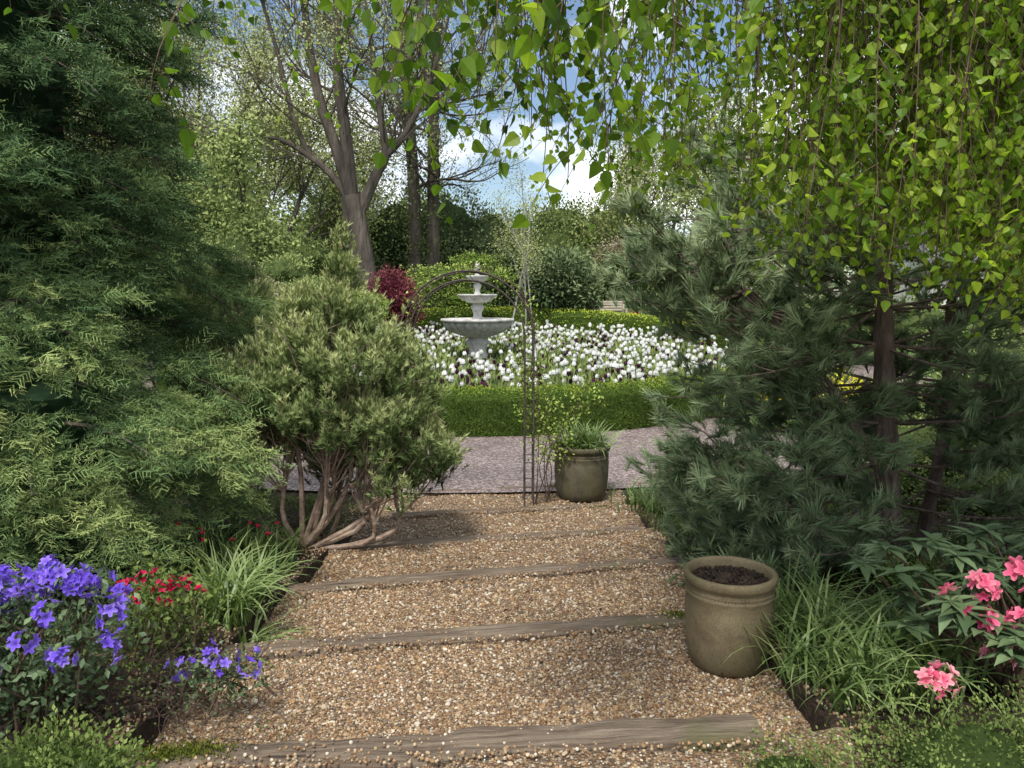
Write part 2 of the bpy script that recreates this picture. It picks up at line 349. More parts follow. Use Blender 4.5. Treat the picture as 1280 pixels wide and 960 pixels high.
# ------------------------------------------------------------------ foliage materials
L_conif=leafmat('conifer_foliage',[(0,(.03,.058,.030)),(.4,(.10,.17,.072)),(.7,(.20,.29,.105)),(1,(.40,.46,.17))],trans=0)
L_dwarf=leafmat('dwarf_pine_needles',[(0,(.05,.075,.025)),(.35,(.145,.205,.075)),(.65,(.29,.365,.14)),(1,(.52,.56,.26))],trans=0)
L_pine=leafmat('pine_needles',[(0,(.06,.09,.045)),(.4,(.18,.25,.125)),(.7,(.32,.41,.22)),(1,(.52,.58,.36))],trans=0)
L_birch=leafmat('birch_leaves',[(0,(.035,.08,.010)),(.45,(.15,.26,.024)),(1,(.42,.53,.06))],trans=.5,rough=.4,tscale=1.5,gloss=True)
L_box=leafmat('box_leaves',[(0,(.03,.05,.012)),(.5,(.12,.19,.035)),(1,(.42,.50,.06))],trans=0)
L_pale=leafmat('spring_leaves',[(0,(.17,.20,.07)),(.5,(.34,.38,.15)),(1,(.52,.54,.27))],trans=0)
L_mid=leafmat('green_leaves',[(0,(.05,.072,.025)),(.5,(.16,.215,.07)),(1,(.33,.39,.14))],trans=0)
L_midn=leafmat('fresh_green_leaves',[(0,(.03,.05,.016)),(.5,(.12,.175,.05)),(1,(.26,.33,.10))],trans=.25)
L_dark=leafmat('evergreen_leaves',[(0,(.03,.045,.02)),(.5,(.095,.135,.06)),(1,(.21,.27,.13))],trans=0)
L_acer=leafmat('acer_leaves',[(0,(.08,.13,.025)),(.5,(.22,.31,.06)),(1,(.40,.48,.14))],trans=0)
L_red=leafmat('red_maple_leaves',[(0,(.035,.008,.012)),(.5,(.13,.03,.042)),(1,(.28,.09,.10))],trans=0)
L_rhod=leafmat('rhododendron_leaves',[(0,(.02,.04,.018)),(.5,(.10,.155,.07)),(1,(.22,.30,.15))],trans=.12,rough=.4,gloss=True)
L_strap=leafmat('strap_leaves',[(0,(.03,.06,.015)),(.5,(.13,.205,.06)),(1,(.31,.39,.16))],trans=.25,rough=.4,gloss=True)
L_azal=leafmat('pale_azalea',[(0,(.16,.13,.07)),(.5,(.33,.28,.17)),(1,(.52,.44,.33))],trans=0)
P_purple=leafmat('violet_petals',[(0,(.12,.06,.50)),(.5,(.24,.14,.80)),(1,(.46,.33,.90))],trans=.3)
P_pink=leafmat('pink_petals',[(0,(.65,.05,.18)),(.5,(.85,.18,.32)),(1,(.92,.48,.52))],trans=.3,tscale=1)
P_red=leafmat('red_petals',[(0,(.35,.005,.04)),(.5,(.6,.015,.09)),(1,(.75,.10,.20))],trans=.3,tscale=1)
P_white=leafmat('white_petals',[(0,(.45,.47,.38)),(.5,(.70,.71,.66)),(1,(.82,.82,.80))],trans=0)
P_dark=leafmat('dark_tulip_petals',[(0,(.015,.005,.012)),(.5,(.045,.014,.032)),(1,(.09,.03,.065))],trans=0)
P_yellow=leafmat('yellow_petals',[(0,(.55,.5,.02)),(1,(.85,.8,.1))],trans=0)

# ------------------------------------------------------------------ round hedge
def hedge():
    g=Geo(); seg=360; r0,r1=6.62,7.25
    prof=np.array([[r1,-.05],[r1+.02,.3],[r1,.62],[r1-.06,.70],[(r0+r1)/2,.73],[r0+.06,.70],[r0,.62],[r0-.02,.3],[r0,-.05]])
    a=np.arange(seg)/seg*2*math.pi; m=len(prof)
    hs=lambda a: 1+.55*np.clip(np.sin(a),0,1)
    rr=prof[:,0][None]+.0*a[:,None]-.03*np.sign(prof[:,0]-6.9)[None]; zz=(prof[:,1][None]-.03)*hs(a)[:,None]
    x=FC[0]+rr*np.cos(a)[:,None]; y=FC[1]+rr*np.sin(a)[:,None]; z=zz+H(x,y)
    V=np.stack([x,y,z],-1); V+= .02*np.stack([snoise(V,4,1)]*3,-1)
    i=np.arange(seg)[:,None]; j=np.arange(m-1)[None]; i2=(i+1)%seg
    F=np.stack([i*m+j,i*m+j+1,i2*m+j+1,i2*m+j],-1).reshape(-1,4)
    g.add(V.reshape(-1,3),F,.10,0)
    n=90000; a=np.where(rng.random(n)<.68,rng.uniform(-math.pi*.80,-math.pi*.2,n),rng.uniform(-.5,math.pi+.5,n))
    pl=np.concatenate([[0],np.cumsum(np.linalg.norm(np.diff(prof,axis=0),axis=1))]); u=rng.uniform(0,pl[-1],n)
    r=np.interp(u,pl,prof[:,0]); zz=np.interp(u,pl,prof[:,1])
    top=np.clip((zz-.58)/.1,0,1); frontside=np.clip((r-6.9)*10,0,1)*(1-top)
    r=r+rng.normal(size=n)*.022; zz=zz*hs(a)+rng.normal(size=n)*.018+.015*np.sin(a*40)+.012*np.sin(a*173)
    x=FC[0]+r*np.cos(a); y=FC[1]+r*np.sin(a); z=zz+H(x,y)
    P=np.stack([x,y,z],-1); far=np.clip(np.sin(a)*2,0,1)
    t=.26+.28*top+.42*far+.22*snoise(P,5)+rng.uniform(-.24,.24,n)-.08*frontside*(1-far)  # sunlit top and far side, shaded front face painted into the tint
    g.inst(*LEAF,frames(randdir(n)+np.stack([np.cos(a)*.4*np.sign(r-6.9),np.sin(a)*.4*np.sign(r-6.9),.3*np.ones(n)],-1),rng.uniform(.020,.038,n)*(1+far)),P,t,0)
    g.obj('box_hedge',[L_box])
hedge()

# ------------------------------------------------------------------ tulip bed
def tulips():
    V=[];F=[];T=[]
    for p in range(6):
        a=p*math.pi/3; ro=1 if p%2 else .93
        c,s=math.cos(a),math.sin(a); k=len(V)
        for (r,w,z,t) in[(.05,.1,0,-.3),(.42,.30,.35,0),(.46,.33,.8,.1),(.34,.04,1.35,.3)]:
            for sg in(-1,1):
                V.append([(r*c-sg*w*s)*ro,(r*s+sg*w*c)*ro,z]); T.append(t)
        for q in range(3): F.append([k+2*q,k+2*q+1,k+2*q+3,k+2*q+2])
    HV,HF,HT=np.array(V),np.array(F),np.array(T)
    n=2500; r=np.sqrt(rng.uniform(1.0,6.4**2,n)); a=rng.uniform(-math.pi,math.pi,n)
    x=FC[0]+r*np.cos(a); y=FC[1]+r*np.sin(a)
    P0=np.stack([x,y,0*x],-1); keep=(snoise(P0,1.9,9)+.5*snoise(P0,5,2)>-.18+.25*rng.normal(size=n)); x,y=x[keep],y[keep]; n=len(x)
    zg=H(x,y)+.08
    h=rng.uniform(.30,.62,n)
    P=np.stack([x,y,zg+h],-1)
    clump=snoise(np.stack([x,y,0*x],-1),1.5,4)
    dark=(rng.random(n)<np.clip(.36+.6*clump+np.where(y<15.,.25,0),.05,.92)); P[dark,2]-=.05
    D=nrm(rng.normal(size=(n,3))*.15+[0,0,1])
    g=Geo(); R=frames(D,rng.uniform(.062,.10,n))
    g.inst(HV,HF,R[~dark],P[~dark],rng.uniform(.2,.9,(~dark).sum()),0,HT)
    g.inst(HV,HF,R[dark]*.85,P[dark],rng.uniform(.2,.8,dark.sum()),1,HT)
    st=np.array([[-.006,0,0],[.006,0,0],[.006,0,1],[-.006,0,1]]); sf=np.array([[0,1,2,3]])
    R=np.tile(np.eye(3),(n,1,1)); R[:,2,2]=h
    g.inst(st,sf,R,np.stack([x,y,zg],-1),.8,2)
    m=15000; r=np.sqrt(rng.uniform(.5,6.5**2,m)); a=rng.uniform(-math.pi,math.pi,m); x=FC[0]+r*np.cos(a); y=FC[1]+r*np.sin(a)
    D=nrm(rng.normal(size=(m,3))*.30+[0,0,1])
    g.inst(*LANC,frames(D,rng.uniform(.28,.50,m)),np.stack([x,y,H(x,y)+.07],-1),rng.uniform(.25,.95,m),2)
    g.obj('tulip_bed',[P_white,P_dark,L_mid])
tulips()

# ------------------------------------------------------------------ fountain
def fountain():
    zb=float(H(0,19))+.05; g=Geo()
    flute=lambda a,z: 1+.03*np.cos(a*16)
    sc_=lambda a,z: 1+.035*np.cos(a*24)
    box(g,(0,0,.08),(.95,.95,.16)); 
    lathe(g,[(.42,.16),(.42,.22),(.36,.26),(.30,.28),(.22,.36),(.20,.46),(.24,.58),(.30,.64),(.30,.68),(.24,.71),(.22,.76)],96,wob=flute)
    lathe(g,[(.22,.76),(.34,.80),(.58,.88),(.74,.98),(.82,1.08),(.84,1.14)],144,wob=sc_)
    lathe(g,[(.84,1.14),(.90,1.17),(.91,1.20),(.90,1.23),(.86,1.235),(.82,1.20),(.74,1.12),(.3,1.08),(.13,1.10)],72)
    lathe(g,[(.20,1.08),(.20,1.18),(.15,1.20),(.11,1.26),(.10,1.36),(.14,1.46),(.17,1.52),(.13,1.57),(.10,1.60)],32)
    lathe(g,[(.10,1.60),(.22,1.63),(.36,1.69),(.44,1.77)],112,wob=sc_)
    lathe(g,[(.44,1.77),(.49,1.79),(.495,1.82),(.47,1.83),(.43,1.80),(.2,1.75),(.08,1.76)],56)
    lathe(g,[(.12,1.74),(.12,1.82),(.08,1.84),(.06,1.92),(.09,2.0),(.11,2.05),(.07,2.08),(.06,2.10)],28)
    lathe(g,[(.06,2.10),(.13,2.12),(.22,2.18),(.265,2.25),(.275,2.28),(.25,2.285),(.15,2.24),(.05,2.24)],80,wob=sc_)
    lathe(g,[(.06,2.23),(.06,2.32),(.035,2.35),(.05,2.40),(.085,2.46),(.09,2.50),(.055,2.55),(.03,2.58),(.035,2.61),(.0,2.64)],24)
    o=g.obj('tiered_fountain',M_stone,smooth=False); o.location=(-.85,19,zb+.02)
    M=o.data; M.polygons.foreach_set('use_smooth',[i>6 for i,p in enumerate(M.polygons)])
fountain()

# ------------------------------------------------------------------ pots
def pot(name,loc,R,Hh,mat,soil=True):
    par=empty(name); par.location=loc
    g=Geo(); s=R
    prof=[(.02*s,.0),(.78*s,.0),(.82*s,.012),(.885*s,.14*Hh),(.93*s,.32*Hh),(.95*s,.5*Hh),(.95*s,.66*Hh),(.935*s,.76*Hh),(.95*s,.775*Hh),(.95*s,.79*Hh),(.93*s,.80*Hh),(.93*s,.86*Hh),(.935*s,.885*Hh),(.985*s,.905*Hh),(1.0*s,.93*Hh),(1.005*s,.96*Hh),(.99*s,.985*Hh),(.95*s,1.0*Hh),(.89*s,.995*Hh),(.86*s,.97*Hh),(.85*s,.90*Hh),(.84*s,.7*Hh)]
    wob=lambda a,z: 1+.006*np.sin(a*2+1)+.004*np.sin(a*5+z*20)
    lathe(g,prof,96,wob=wob)
    n=84; a=np.arange(n)/n*2*math.pi
    T=np.stack([.932*s*np.cos(a),.932*s*np.sin(a),np.full(n,.83*Hh)],-1)
    g.inst(ICO1[0],ICO1[1],np.tile(np.eye(3)*.0055*s/.21,(n,1,1)),T,.5,0)
    g.obj('body',mat,smooth=True,parent=par)
    g=Geo(); seg=60; rs=np.linspace(.001,.86*s,14); A,Rr=np.meshgrid(np.arange(seg)/seg*2*math.pi,rs)
    V=np.stack([Rr*np.cos(A),Rr*np.sin(A),0*A+.90*Hh],-1); V[:,:,2]+=.02*snoise(V,22)+.012*snoise(V,60)-.01
    i=np.arange(13)[:,None]; j=np.arange(seg)[None]; jn=(j+1)%seg
    g.add(V.reshape(-1,3),np.stack([i*seg+j,(i+1)*seg+j,(i+1)*seg+jn,i*seg+jn],-1).reshape(-1,4))
    n=900; a=rng.uniform(0,6.283,n); r=np.sqrt(rng.uniform(0,1,n))*.84*s
    g.inst(ICO1[0],ICO1[1],frames(randdir(n),rng.uniform(.002,.009,n)),np.stack([r*np.cos(a),r*np.sin(a),np.full(n,.905*Hh)],-1),.5)
    g.obj('compost',M_soil,parent=par)
    return par
pot('stoneware_pot',(1.03,3.50,.468),.215,.45,M_pot)
p2=pot('planted_stoneware_pot',(.76,8.25,.02),.31,.58,M_pot2)

def ribbons(g,C,n,L,w,th0=(.05,.5),bend=(.8,2.0),csig=.06,mat=0,tb=.5,K=8,az=None):
    C=np.asarray(C,float)
    b=C+rng.normal(size=(n,3))*np.array([csig,csig,0]); a=rng.uniform(0,2*math.pi,n) if az is None else az+rng.normal(size=n)*.6
    t0=rng.uniform(*th0,n); bd=rng.uniform(*bend,n); Ln=L*rng.uniform(.55,1.15,n)
    s=np.linspace(0,1,K); th=t0[:,None]+bd[:,None]*s[None]**1.4
    ds=Ln[:,None]/(K-1)
    rad=np.cumsum(np.sin(th)*ds,1)-np.sin(th[:,:1])*ds; z=np.cumsum(np.cos(th)*ds,1)-np.cos(th[:,:1])*ds
    ca,sa=np.cos(a)[:,None],np.sin(a)[:,None]
    P=np.stack([b[:,0:1]+rad*ca,b[:,1:2]+rad*sa,b[:,2:3]+z],-1)
    wd=w*(1-s**2.2)*(.7+.3*np.sin(s*3))[None]*rng.uniform(.7,1.2,(n,1)); side=np.stack([-sa,ca,.25*np.ones_like(sa)],-1)
    A=P-side*wd[...,None]; B=P+side*wd[...,None]
    V=np.stack([A,B],2).reshape(-1,3)
    base=(np.arange(n)*K*2)[:,None]; q=np.arange(K-1)[None]*2
    F=np.stack([base+q,base+q+1,base+q+3,base+q+2],-1).reshape(-1,4)
    t=(tb+rng.uniform(-.3,.3,n))[:,None]+np.linspace(-.25,.2,K)[None]
    g.add(V,F,np.repeat(t.ravel(),2),mat)
g=Geo(); ribbons(g,(.76,8.25,.54),300,.40,.010,(.1,.9),(.4,1.6),.12,tb=.65)
g.obj('agapanthus_plant',L_strap)

# ------------------------------------------------------------------ rose arch
def arch():
    g=Geo(); x0,x1=-1.13,.22; xc=(x0+x1)/2; R=(x1-x0)/2; zs=1.78
    for yy in(7.72,8.12):
        for dr in(0,.10):
            r=R-dr*.9
            P=[[xc-r,yy,0.0],[xc-r,yy,zs*.5],[xc-r,yy,zs]]
            P+=[[xc-r*math.cos(t),yy,zs+r*math.sin(t)] for t in np.linspace(.15,math.pi-.15,22)]
            P+=[[xc+r,yy,zs],[xc+r,yy,zs*.5],[xc+r,yy,0.0]]
            tube(g,P,.0095,6)
    for sx in(-1,1):
        for z in np.arange(.25,1.8,.26):
            tube(g,[[xc+sx*R,7.72,z],[xc+sx*R,8.12,z]],.006,5)
            for yy in(7.72,8.12): tube(g,[[xc+sx*R,yy,z],[xc+sx*(R-.09),yy,z+.0]],.005,4)
    for t in np.linspace(.2,math.pi-.2,9):
        tube(g,[[xc-R*math.cos(t),7.72,zs+R*math.sin(t)],[xc-R*math.cos(t),8.12,zs+R*math.sin(t)]],.006,5)
        tube(g,[[xc-R*math.cos(t),7.72,zs+R*math.sin(t)],[xc-(R-.09)*math.cos(t+.12),7.72,zs+(R-.09)*math.sin(t+.12)]],.005,4)
    g.obj('garden_arch',M_metal,smooth=True)
    g=Geo(); tips=[]
    for (x,y,h,n) in[(.34,8.0,1.5,2),(.26,7.9,1.9,2),(.42,8.0,1.3,3)]:
        for q in range(n):
            P=smoothpath([[x+rng.normal()*.03,y,.02],[x+rng.normal()*.10,y+rng.normal()*.05,h*.35],[x+.05+rng.normal()*.18,y+rng.normal()*.1,h*.7],[x+.1+rng.normal()*.28,y+rng.normal()*.2,h*rng.uniform(.8,1.1)]],14)
            tube(g,P,np.linspace(.006,.002,14),4); tips.append(P[5:])
            for w_ in range(4):
                i=rng.integers(4,13); e=P[i]+rng.normal(size=3)*[.14,.1,.08]+[0,0,.1]; Q=smoothpath([P[i],(P[i]+e)/2+rng.normal(size=3)*.02,e],5); tube(g,Q,[.003,.0025,.002,.0015,.001],3); tips.append(Q)
    for q in range(4):
        t=np.linspace(0.0,rng.uniform(1.2,2.9),24); P=np.stack([xc+(R+.02)*np.cos(t),7.72+.4*rng.random()+0*t,zs+(R+.03)*np.sin(t)+.04*np.sin(t*9+q)],-1)
        tube(g,P,np.linspace(.005,.002,24),4); tips.append(P[::2])
    for q in range(3):
        P=smoothpath([[-1.2,7.9,0],[-1.15,7.9,.9],[-1.12,7.9,1.8],[-.9,7.9,2.3]],20)+rng.normal(size=(20,3))*.015; tube(g,P,np.linspace(.006,.003,20),4); tips.append(P[8:])
    leaves_at(g,np.concatenate(tips),1700,.055,.04,1,tb=.6)
    g.obj('climbing_rose',[M_twig,L_acer])
arch()

# ------------------------------------------------------------------ left conifer (feathery sprays)
def spray_proto(seed,L=.24,ns=9):
    r=np.random.default_rng(seed); V=[];F=[];T=[]
    def tri(a,b,w,t0,t1):
        d=nrm(b-a); s=nrm(np.cross(d,r.normal(size=3)))*w; k=len(V)
        V.extend([a-s,a+s,b]); F.append([k,k+1,k+2]); T.extend([t0,t0,t1])
    for i in range(ns):
        s=i/ns; p=np.array([0,-.35*L*s*s,L*s*(1-.1*s)])
        for sg in(-1,1):
            d=nrm(np.array([sg*.75,-.15+r.normal()*.25,.65])); l=L*.36*(1-.5*s)*r.uniform(.7,1.2); e=p+d*l+np.array([0,-.1*l,0])
            tri(p,e,.0036,-.08,.14)
            for m in(.35,.65,.92):
                q=p+(e-p)*m; dd=nrm(d*.8+r.normal(size=3)*.55); tri(q,q+dd*l*.42,.0030,0,.26)
    return np.array(V),np.array(F),np.array(T)
def conifer(name,base,height,Rf,nbr,nsp,seed=0,tilt=0,sc_=1.,tb=.42,az=(-3.0,1.5),hmax=1.,tz=True):
    g=Geo(); b=np.array(base,float)
    P=smoothpath([b-[0,0,.1],b+[.03,0,height*.4],b+[-.03,.05,height*.75],b+[0,0,height]],14)
    tube(g,P,np.linspace(.13,.02,14),9,mat=0)
    pr=[spray_proto(s) for s in range(3)]
    pos=[];dirs=[];tn=[]
    for q in range(nbr):
        hz=height*hmax*(.04+.95*(q+.5)/nbr)*1.; az_=az[0]+((q*.618)%1)*(az[1]-az[0])+rng.normal()*.1; R=Rf(hz)*rng.uniform(.66,1.14)
        d=np.array([math.cos(az_),math.sin(az_),0.]); p0=b+[0,0,hz]; rise=rng.uniform(.0,.35)*R
        s=np.linspace(0,1,9); C=p0+d*R*s[:,None]+np.stack([0*s,0*s,rise*np.sin(s*2.0)-.24*R*s**2.5],-1)
        tube(g,C,np.linspace(.022,.004,9),4,mat=0)
        m=int(nsp*R/nbr/1.2); ss=rng.uniform(.10,1,m)**.5; wdt=(.34*R*(1.05-ss)+.12)
        lat=rng.normal(size=m)*wdt*.6; pp=np.stack([np.interp(ss,s,C[:,k]) for k in range(3)],-1)
        side=np.array([-d[1],d[0],0]); dz=rng.normal(size=m)*.055; pp=pp+side*lat[:,None]+np.stack([0*ss,0*ss,dz+.07-.5*np.abs(lat)*.5],-1)
        dd=nrm(d*.9+side*(np.sign(lat)*np.minimum(np.abs(lat)*3,.9))[:,None]+rng.normal(size=(m,3))*.3+[0,0,.12])
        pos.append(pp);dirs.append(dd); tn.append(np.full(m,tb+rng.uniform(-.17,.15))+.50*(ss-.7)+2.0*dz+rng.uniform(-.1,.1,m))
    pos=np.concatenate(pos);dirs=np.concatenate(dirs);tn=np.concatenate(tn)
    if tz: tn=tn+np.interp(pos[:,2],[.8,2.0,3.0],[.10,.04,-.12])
    up=np.tile([0,0,1.],(len(pos),1))+rng.normal(size=(len(pos),3))*.5
    X=nrm(np.cross(dirs,up)); Yv=np.cross(dirs,X); Yv=np.where(Yv[:,2:3]<0,-Yv,Yv); X=np.cross(Yv,dirs)
    Rm=np.stack([X,Yv,dirs],2)*(rng.uniform(.6,1.25,len(pos))*sc_)[:,None,None]
    k=rng.integers(0,3,len(pos))
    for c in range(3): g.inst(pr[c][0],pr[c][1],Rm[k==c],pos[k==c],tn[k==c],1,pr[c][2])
    n=12
    for q in range(n):
        hz=height*(.08+.80*q/n); r=Rf(hz)*.42; V=ICO3[0]*(1+.2*snoise(ICO3[0],3,q))[:,None]*[r,r,height/n*1.0]+b+[0,0,hz]; g.add(V,ICO3[1],0.0,1)  # added dark core, hidden inside the crown to block light
    return g.obj(name,[M_bark,L_conif])
conifer('conifer_tree',(-3.75,5.3,.45),5.4,lambda h: np.interp(h,[0,.5,1.2,2.2,3.2,5.6],[1.6,2.0,1.95,1.65,1.6,.8]),125,10500,tb=.37)
conifer('conifer_tree',(-2.80,4.30,.5),1.68,lambda h: np.interp(h,[0,.4,1.0,1.75],[.72,.98,.85,.34]),46,5000,tb=.48,sc_=.78,az=(-3.1,3.1))

# ------------------------------------------------------------------ dwarf pine
def dwarf_pine(name,base,lobes,nclump,ntuft,tb=.5,L=.052):
    g=Geo(); b=np.array(base,float); lobes=[np.array(l,float) for l in lobes]
    tf=[tuft(28,L,.0056,1.0,base=.06,seed=s) for s in range(3)]
    w=np.array([l[3]*l[5] for l in lobes]); w/=w.sum()
    T=[];D=[];tn=[]
    nodes=[]
    for l in lobes:
        c=l[:3]-[0,0,l[5]*.35]
        m=b+(c-b)*.4+np.array([(c-b)[0]*.30,-.06,-.10]); P=smoothpath([b+rng.normal(size=3)*.03,m,b+(c-b)*.75+rng.normal(size=3)*.06,c],12)
        tube(g,P,np.linspace(.024,.009,12),7,mat=0); nodes.append(P)
    for q in range(nclump):
        k=rng.choice(len(lobes),p=w); l=lobes[k]; d=randdir(1)[0]; 
        d[1]=-abs(d[1]) if rng.random()<.6 else d[1]
        if d[2]<-.5: d[2]*=-.5
        d=nrm(d); rr=rng.uniform(.55,1.12)*(1+.16*snoise(d[None],4,k)[0]); c=l[:3]+d*l[3:6]*rr
        P0=nodes[k][rng.integers(5,12)]; mid=(P0+c)/2+[0,0,-.06]
        tube(g,smoothpath([P0,mid,c],6),np.linspace(.008,.004,6),4,mat=0)
        m=int(ntuft/nclump*rng.uniform(.5,1.5)); sg=rng.uniform(.7,1.05); off=rng.normal(size=(m,3))*[.050*sg,.050*sg,.055]
        pp=c+off; pp[:,2]+=np.where(rng.random(m)<.30,rng.uniform(.02,.12,m),0)
        dd=nrm(d*.45+off*4+rng.normal(size=(m,3))*.22+[0,0,.9])
        T.append(pp);D.append(dd); tn.append(tb+rng.uniform(-.16,.16)+(pp-c)[:,2]*3.4+.55*(rr-.85)+.12*d[2]+rng.uniform(-.12,.12,m))  # inner clumps tinted darker: shade of the crown interior painted in
        for e in range(3): tube(g,np.array([c-dd[e]*.03,pp[e]]),[.004,.002],3,mat=0)
    T=np.concatenate(T);D=np.concatenate(D);tn=np.concatenate(tn); k=rng.integers(0,3,len(T)); R=frames(D,rng.uniform(.8,1.3,len(T)))
    for c in range(3): g.inst(tf[c][0],tf[c][1],R[k==c],T[k==c],tn[k==c],1,tf[c][2])
    return g.obj(name,[M_dbark,L_dwarf])
dwarf_pine('dwarf_pine_tree',(-1.62,5.80,.24),[
 (-1.30,5.9,1.58,.64,.6,.46),(-1.34,6.0,2.28,.09,.12,.38),(-1.36,5.9,1.97,.24,.28,.30),(-1.10,5.95,1.92,.09,.12,.26),(-1.62,5.9,1.98,.11,.14,.26),(-.95,5.85,1.15,.44,.45,.40),(-.78,5.95,1.50,.26,.3,.34),
 (-1.82,5.8,1.38,.48,.5,.42),(-2.08,6.0,1.10,.35,.4,.38),(-.86,5.85,.80,.34,.35,.26),(-1.35,5.7,1.25,.40,.3,.2),(-.62,5.9,.95,.22,.3,.28),(-1.3,6.2,.95,.45,.25,.25)],400,8600,tb=.46)
dwarf_pine('dwarf_pine_tree',(-2.7,7.3,.1),[(-2.65,7.3,1.75,.5,.5,.55),(-2.45,7.2,2.2,.16,.2,.40),(-2.9,7.3,2.1,.2,.3,.35),(-2.65,7.3,2.15,.12,.3,.4),(-2.3,7.2,1.3,.5,.4,.5),(-2.9,7.2,1.1,.5,.4,.5)],110,3000,tb=.68)

# ------------------------------------------------------------------ right-hand pine with long needles
def long_pine():
    g=Geo(); tf=[tuft(30,.12,.0058,.75,base=.09,seed=s+10) for s in range(3)]
    t1=smoothpath([(2.70,5.35,.30),(2.66,5.35,1.0),(2.62,5.4,1.8),(2.58,5.4,2.5),(2.5,5.4,3.1)],24); tube(g,t1,np.linspace(.10,.035,24)*(1+.10*np.sin(np.arange(24)*2.1)),10)
    t2=smoothpath([(3.15,5.75,.30),(3.28,5.75,1.2),(3.30,5.8,2.2),(3.42,5.8,3.2)],12); tube(g,t2,np.linspace(.055,.022,12),8)
    t3=smoothpath([(2.62,5.25,.32),(2.2,5.1,.50),(1.9,5.05,.75),(1.5,5.1,1.15)],12); tube(g,t3,np.linspace(.045,.018,12),7)
    t4=smoothpath([(2.66,5.35,.9),(2.3,5.4,1.5),(1.9,5.5,2.0),(1.5,5.6,2.45)],12); tube(g,t4,np.linspace(.04,.016,12),7)
    t1b=t1[::2]
    T=[];D=[];tn=[]
    br=[]
    for tr,n,lo,hi,az0,azs,Ls in[(t1b,105,2,12,3.4,1.6,(.6,1.6)),(t2,85,2,12,5.9,1.6,(.5,1.4)),(t3,44,3,12,3.2,1.3,(.4,.9)),(t4,60,2,12,3.2,1.4,(.4,.95))]:
        for q in range(n):
            i=rng.integers(lo,hi) if q else len(tr)-1; p=tr[min(i,len(tr)-1)]; az=az0+rng.normal()*azs; L=rng.uniform(*Ls); br.append((p,az,L))
    for p,az,L in br:
        d=np.array([math.cos(az),math.sin(az),0]); s=np.linspace(0,1,8); rise=rng.uniform(-.25,.55)*L
        C=p+d*L*s[:,None]+np.stack([.05*np.sin(s*5+az),0*s,rise*s-.1*np.sin(s*3)],-1)
        e=C[-1]
        if e[0]<.78+max(0,1.3-e[2])*.3: continue
        if e[1]<4.1: continue
        if 2.1<e[0]<3.0 and e[1]<4.9: continue
        if 2.45<e[0]<2.95 and e[1]<5.4 and e[2]<2.0: continue
        tube(g,C,np.linspace(.012,.004,8),5)
        bt=rng.uniform(-.16,.16)
        for e in range(7):
            ss=rng.uniform(.3,1.) if e else 1.; pp=np.array([np.interp(ss,s,C[:,k]) for k in range(3)])
            sg=1 if e%2 else -1; side=np.array([-d[1],d[0],0])*sg
            td=nrm(d*.8+side*rng.uniform(.3,1.1)+[0,0,rng.uniform(-.1,.7)]); tl=rng.uniform(.15,.36)*(1.2-.5*ss)
            Q=pp+td*tl*np.linspace(0,1,5)[:,None]+np.stack([0*np.arange(5),0*np.arange(5),.1*tl*np.linspace(0,1,5)**2],-1)
            tube(g,Q,np.linspace(.005,.003,5),3)
            m=5; u=rng.uniform(.2,1,m); u[0]=1; pos=pp+td*tl*u[:,None]+rng.normal(size=(m,3))*.02
            T.append(pos); D.append(nrm(td*.8+rng.normal(size=(m,3))*.40+[0,0,.3])); tn.append(.46+bt+.35*(u-.6)+rng.uniform(-.14,.14,m)+.08*(pp[2]-1.6))
    T=np.concatenate(T);D=np.concatenate(D);tn=np.concatenate(tn); k=rng.integers(0,3,len(T)); R=frames(D,rng.uniform(.7,1.2,len(T)))
    print('pine tufts',len(T))
    for c in range(3): g.inst(tf[c][0],tf[c][1],R[k==c],T[k==c],tn[k==c],1,tf[c][2])
    g.obj('pine_tree',[M_redbark,L_pine])
long_pine()

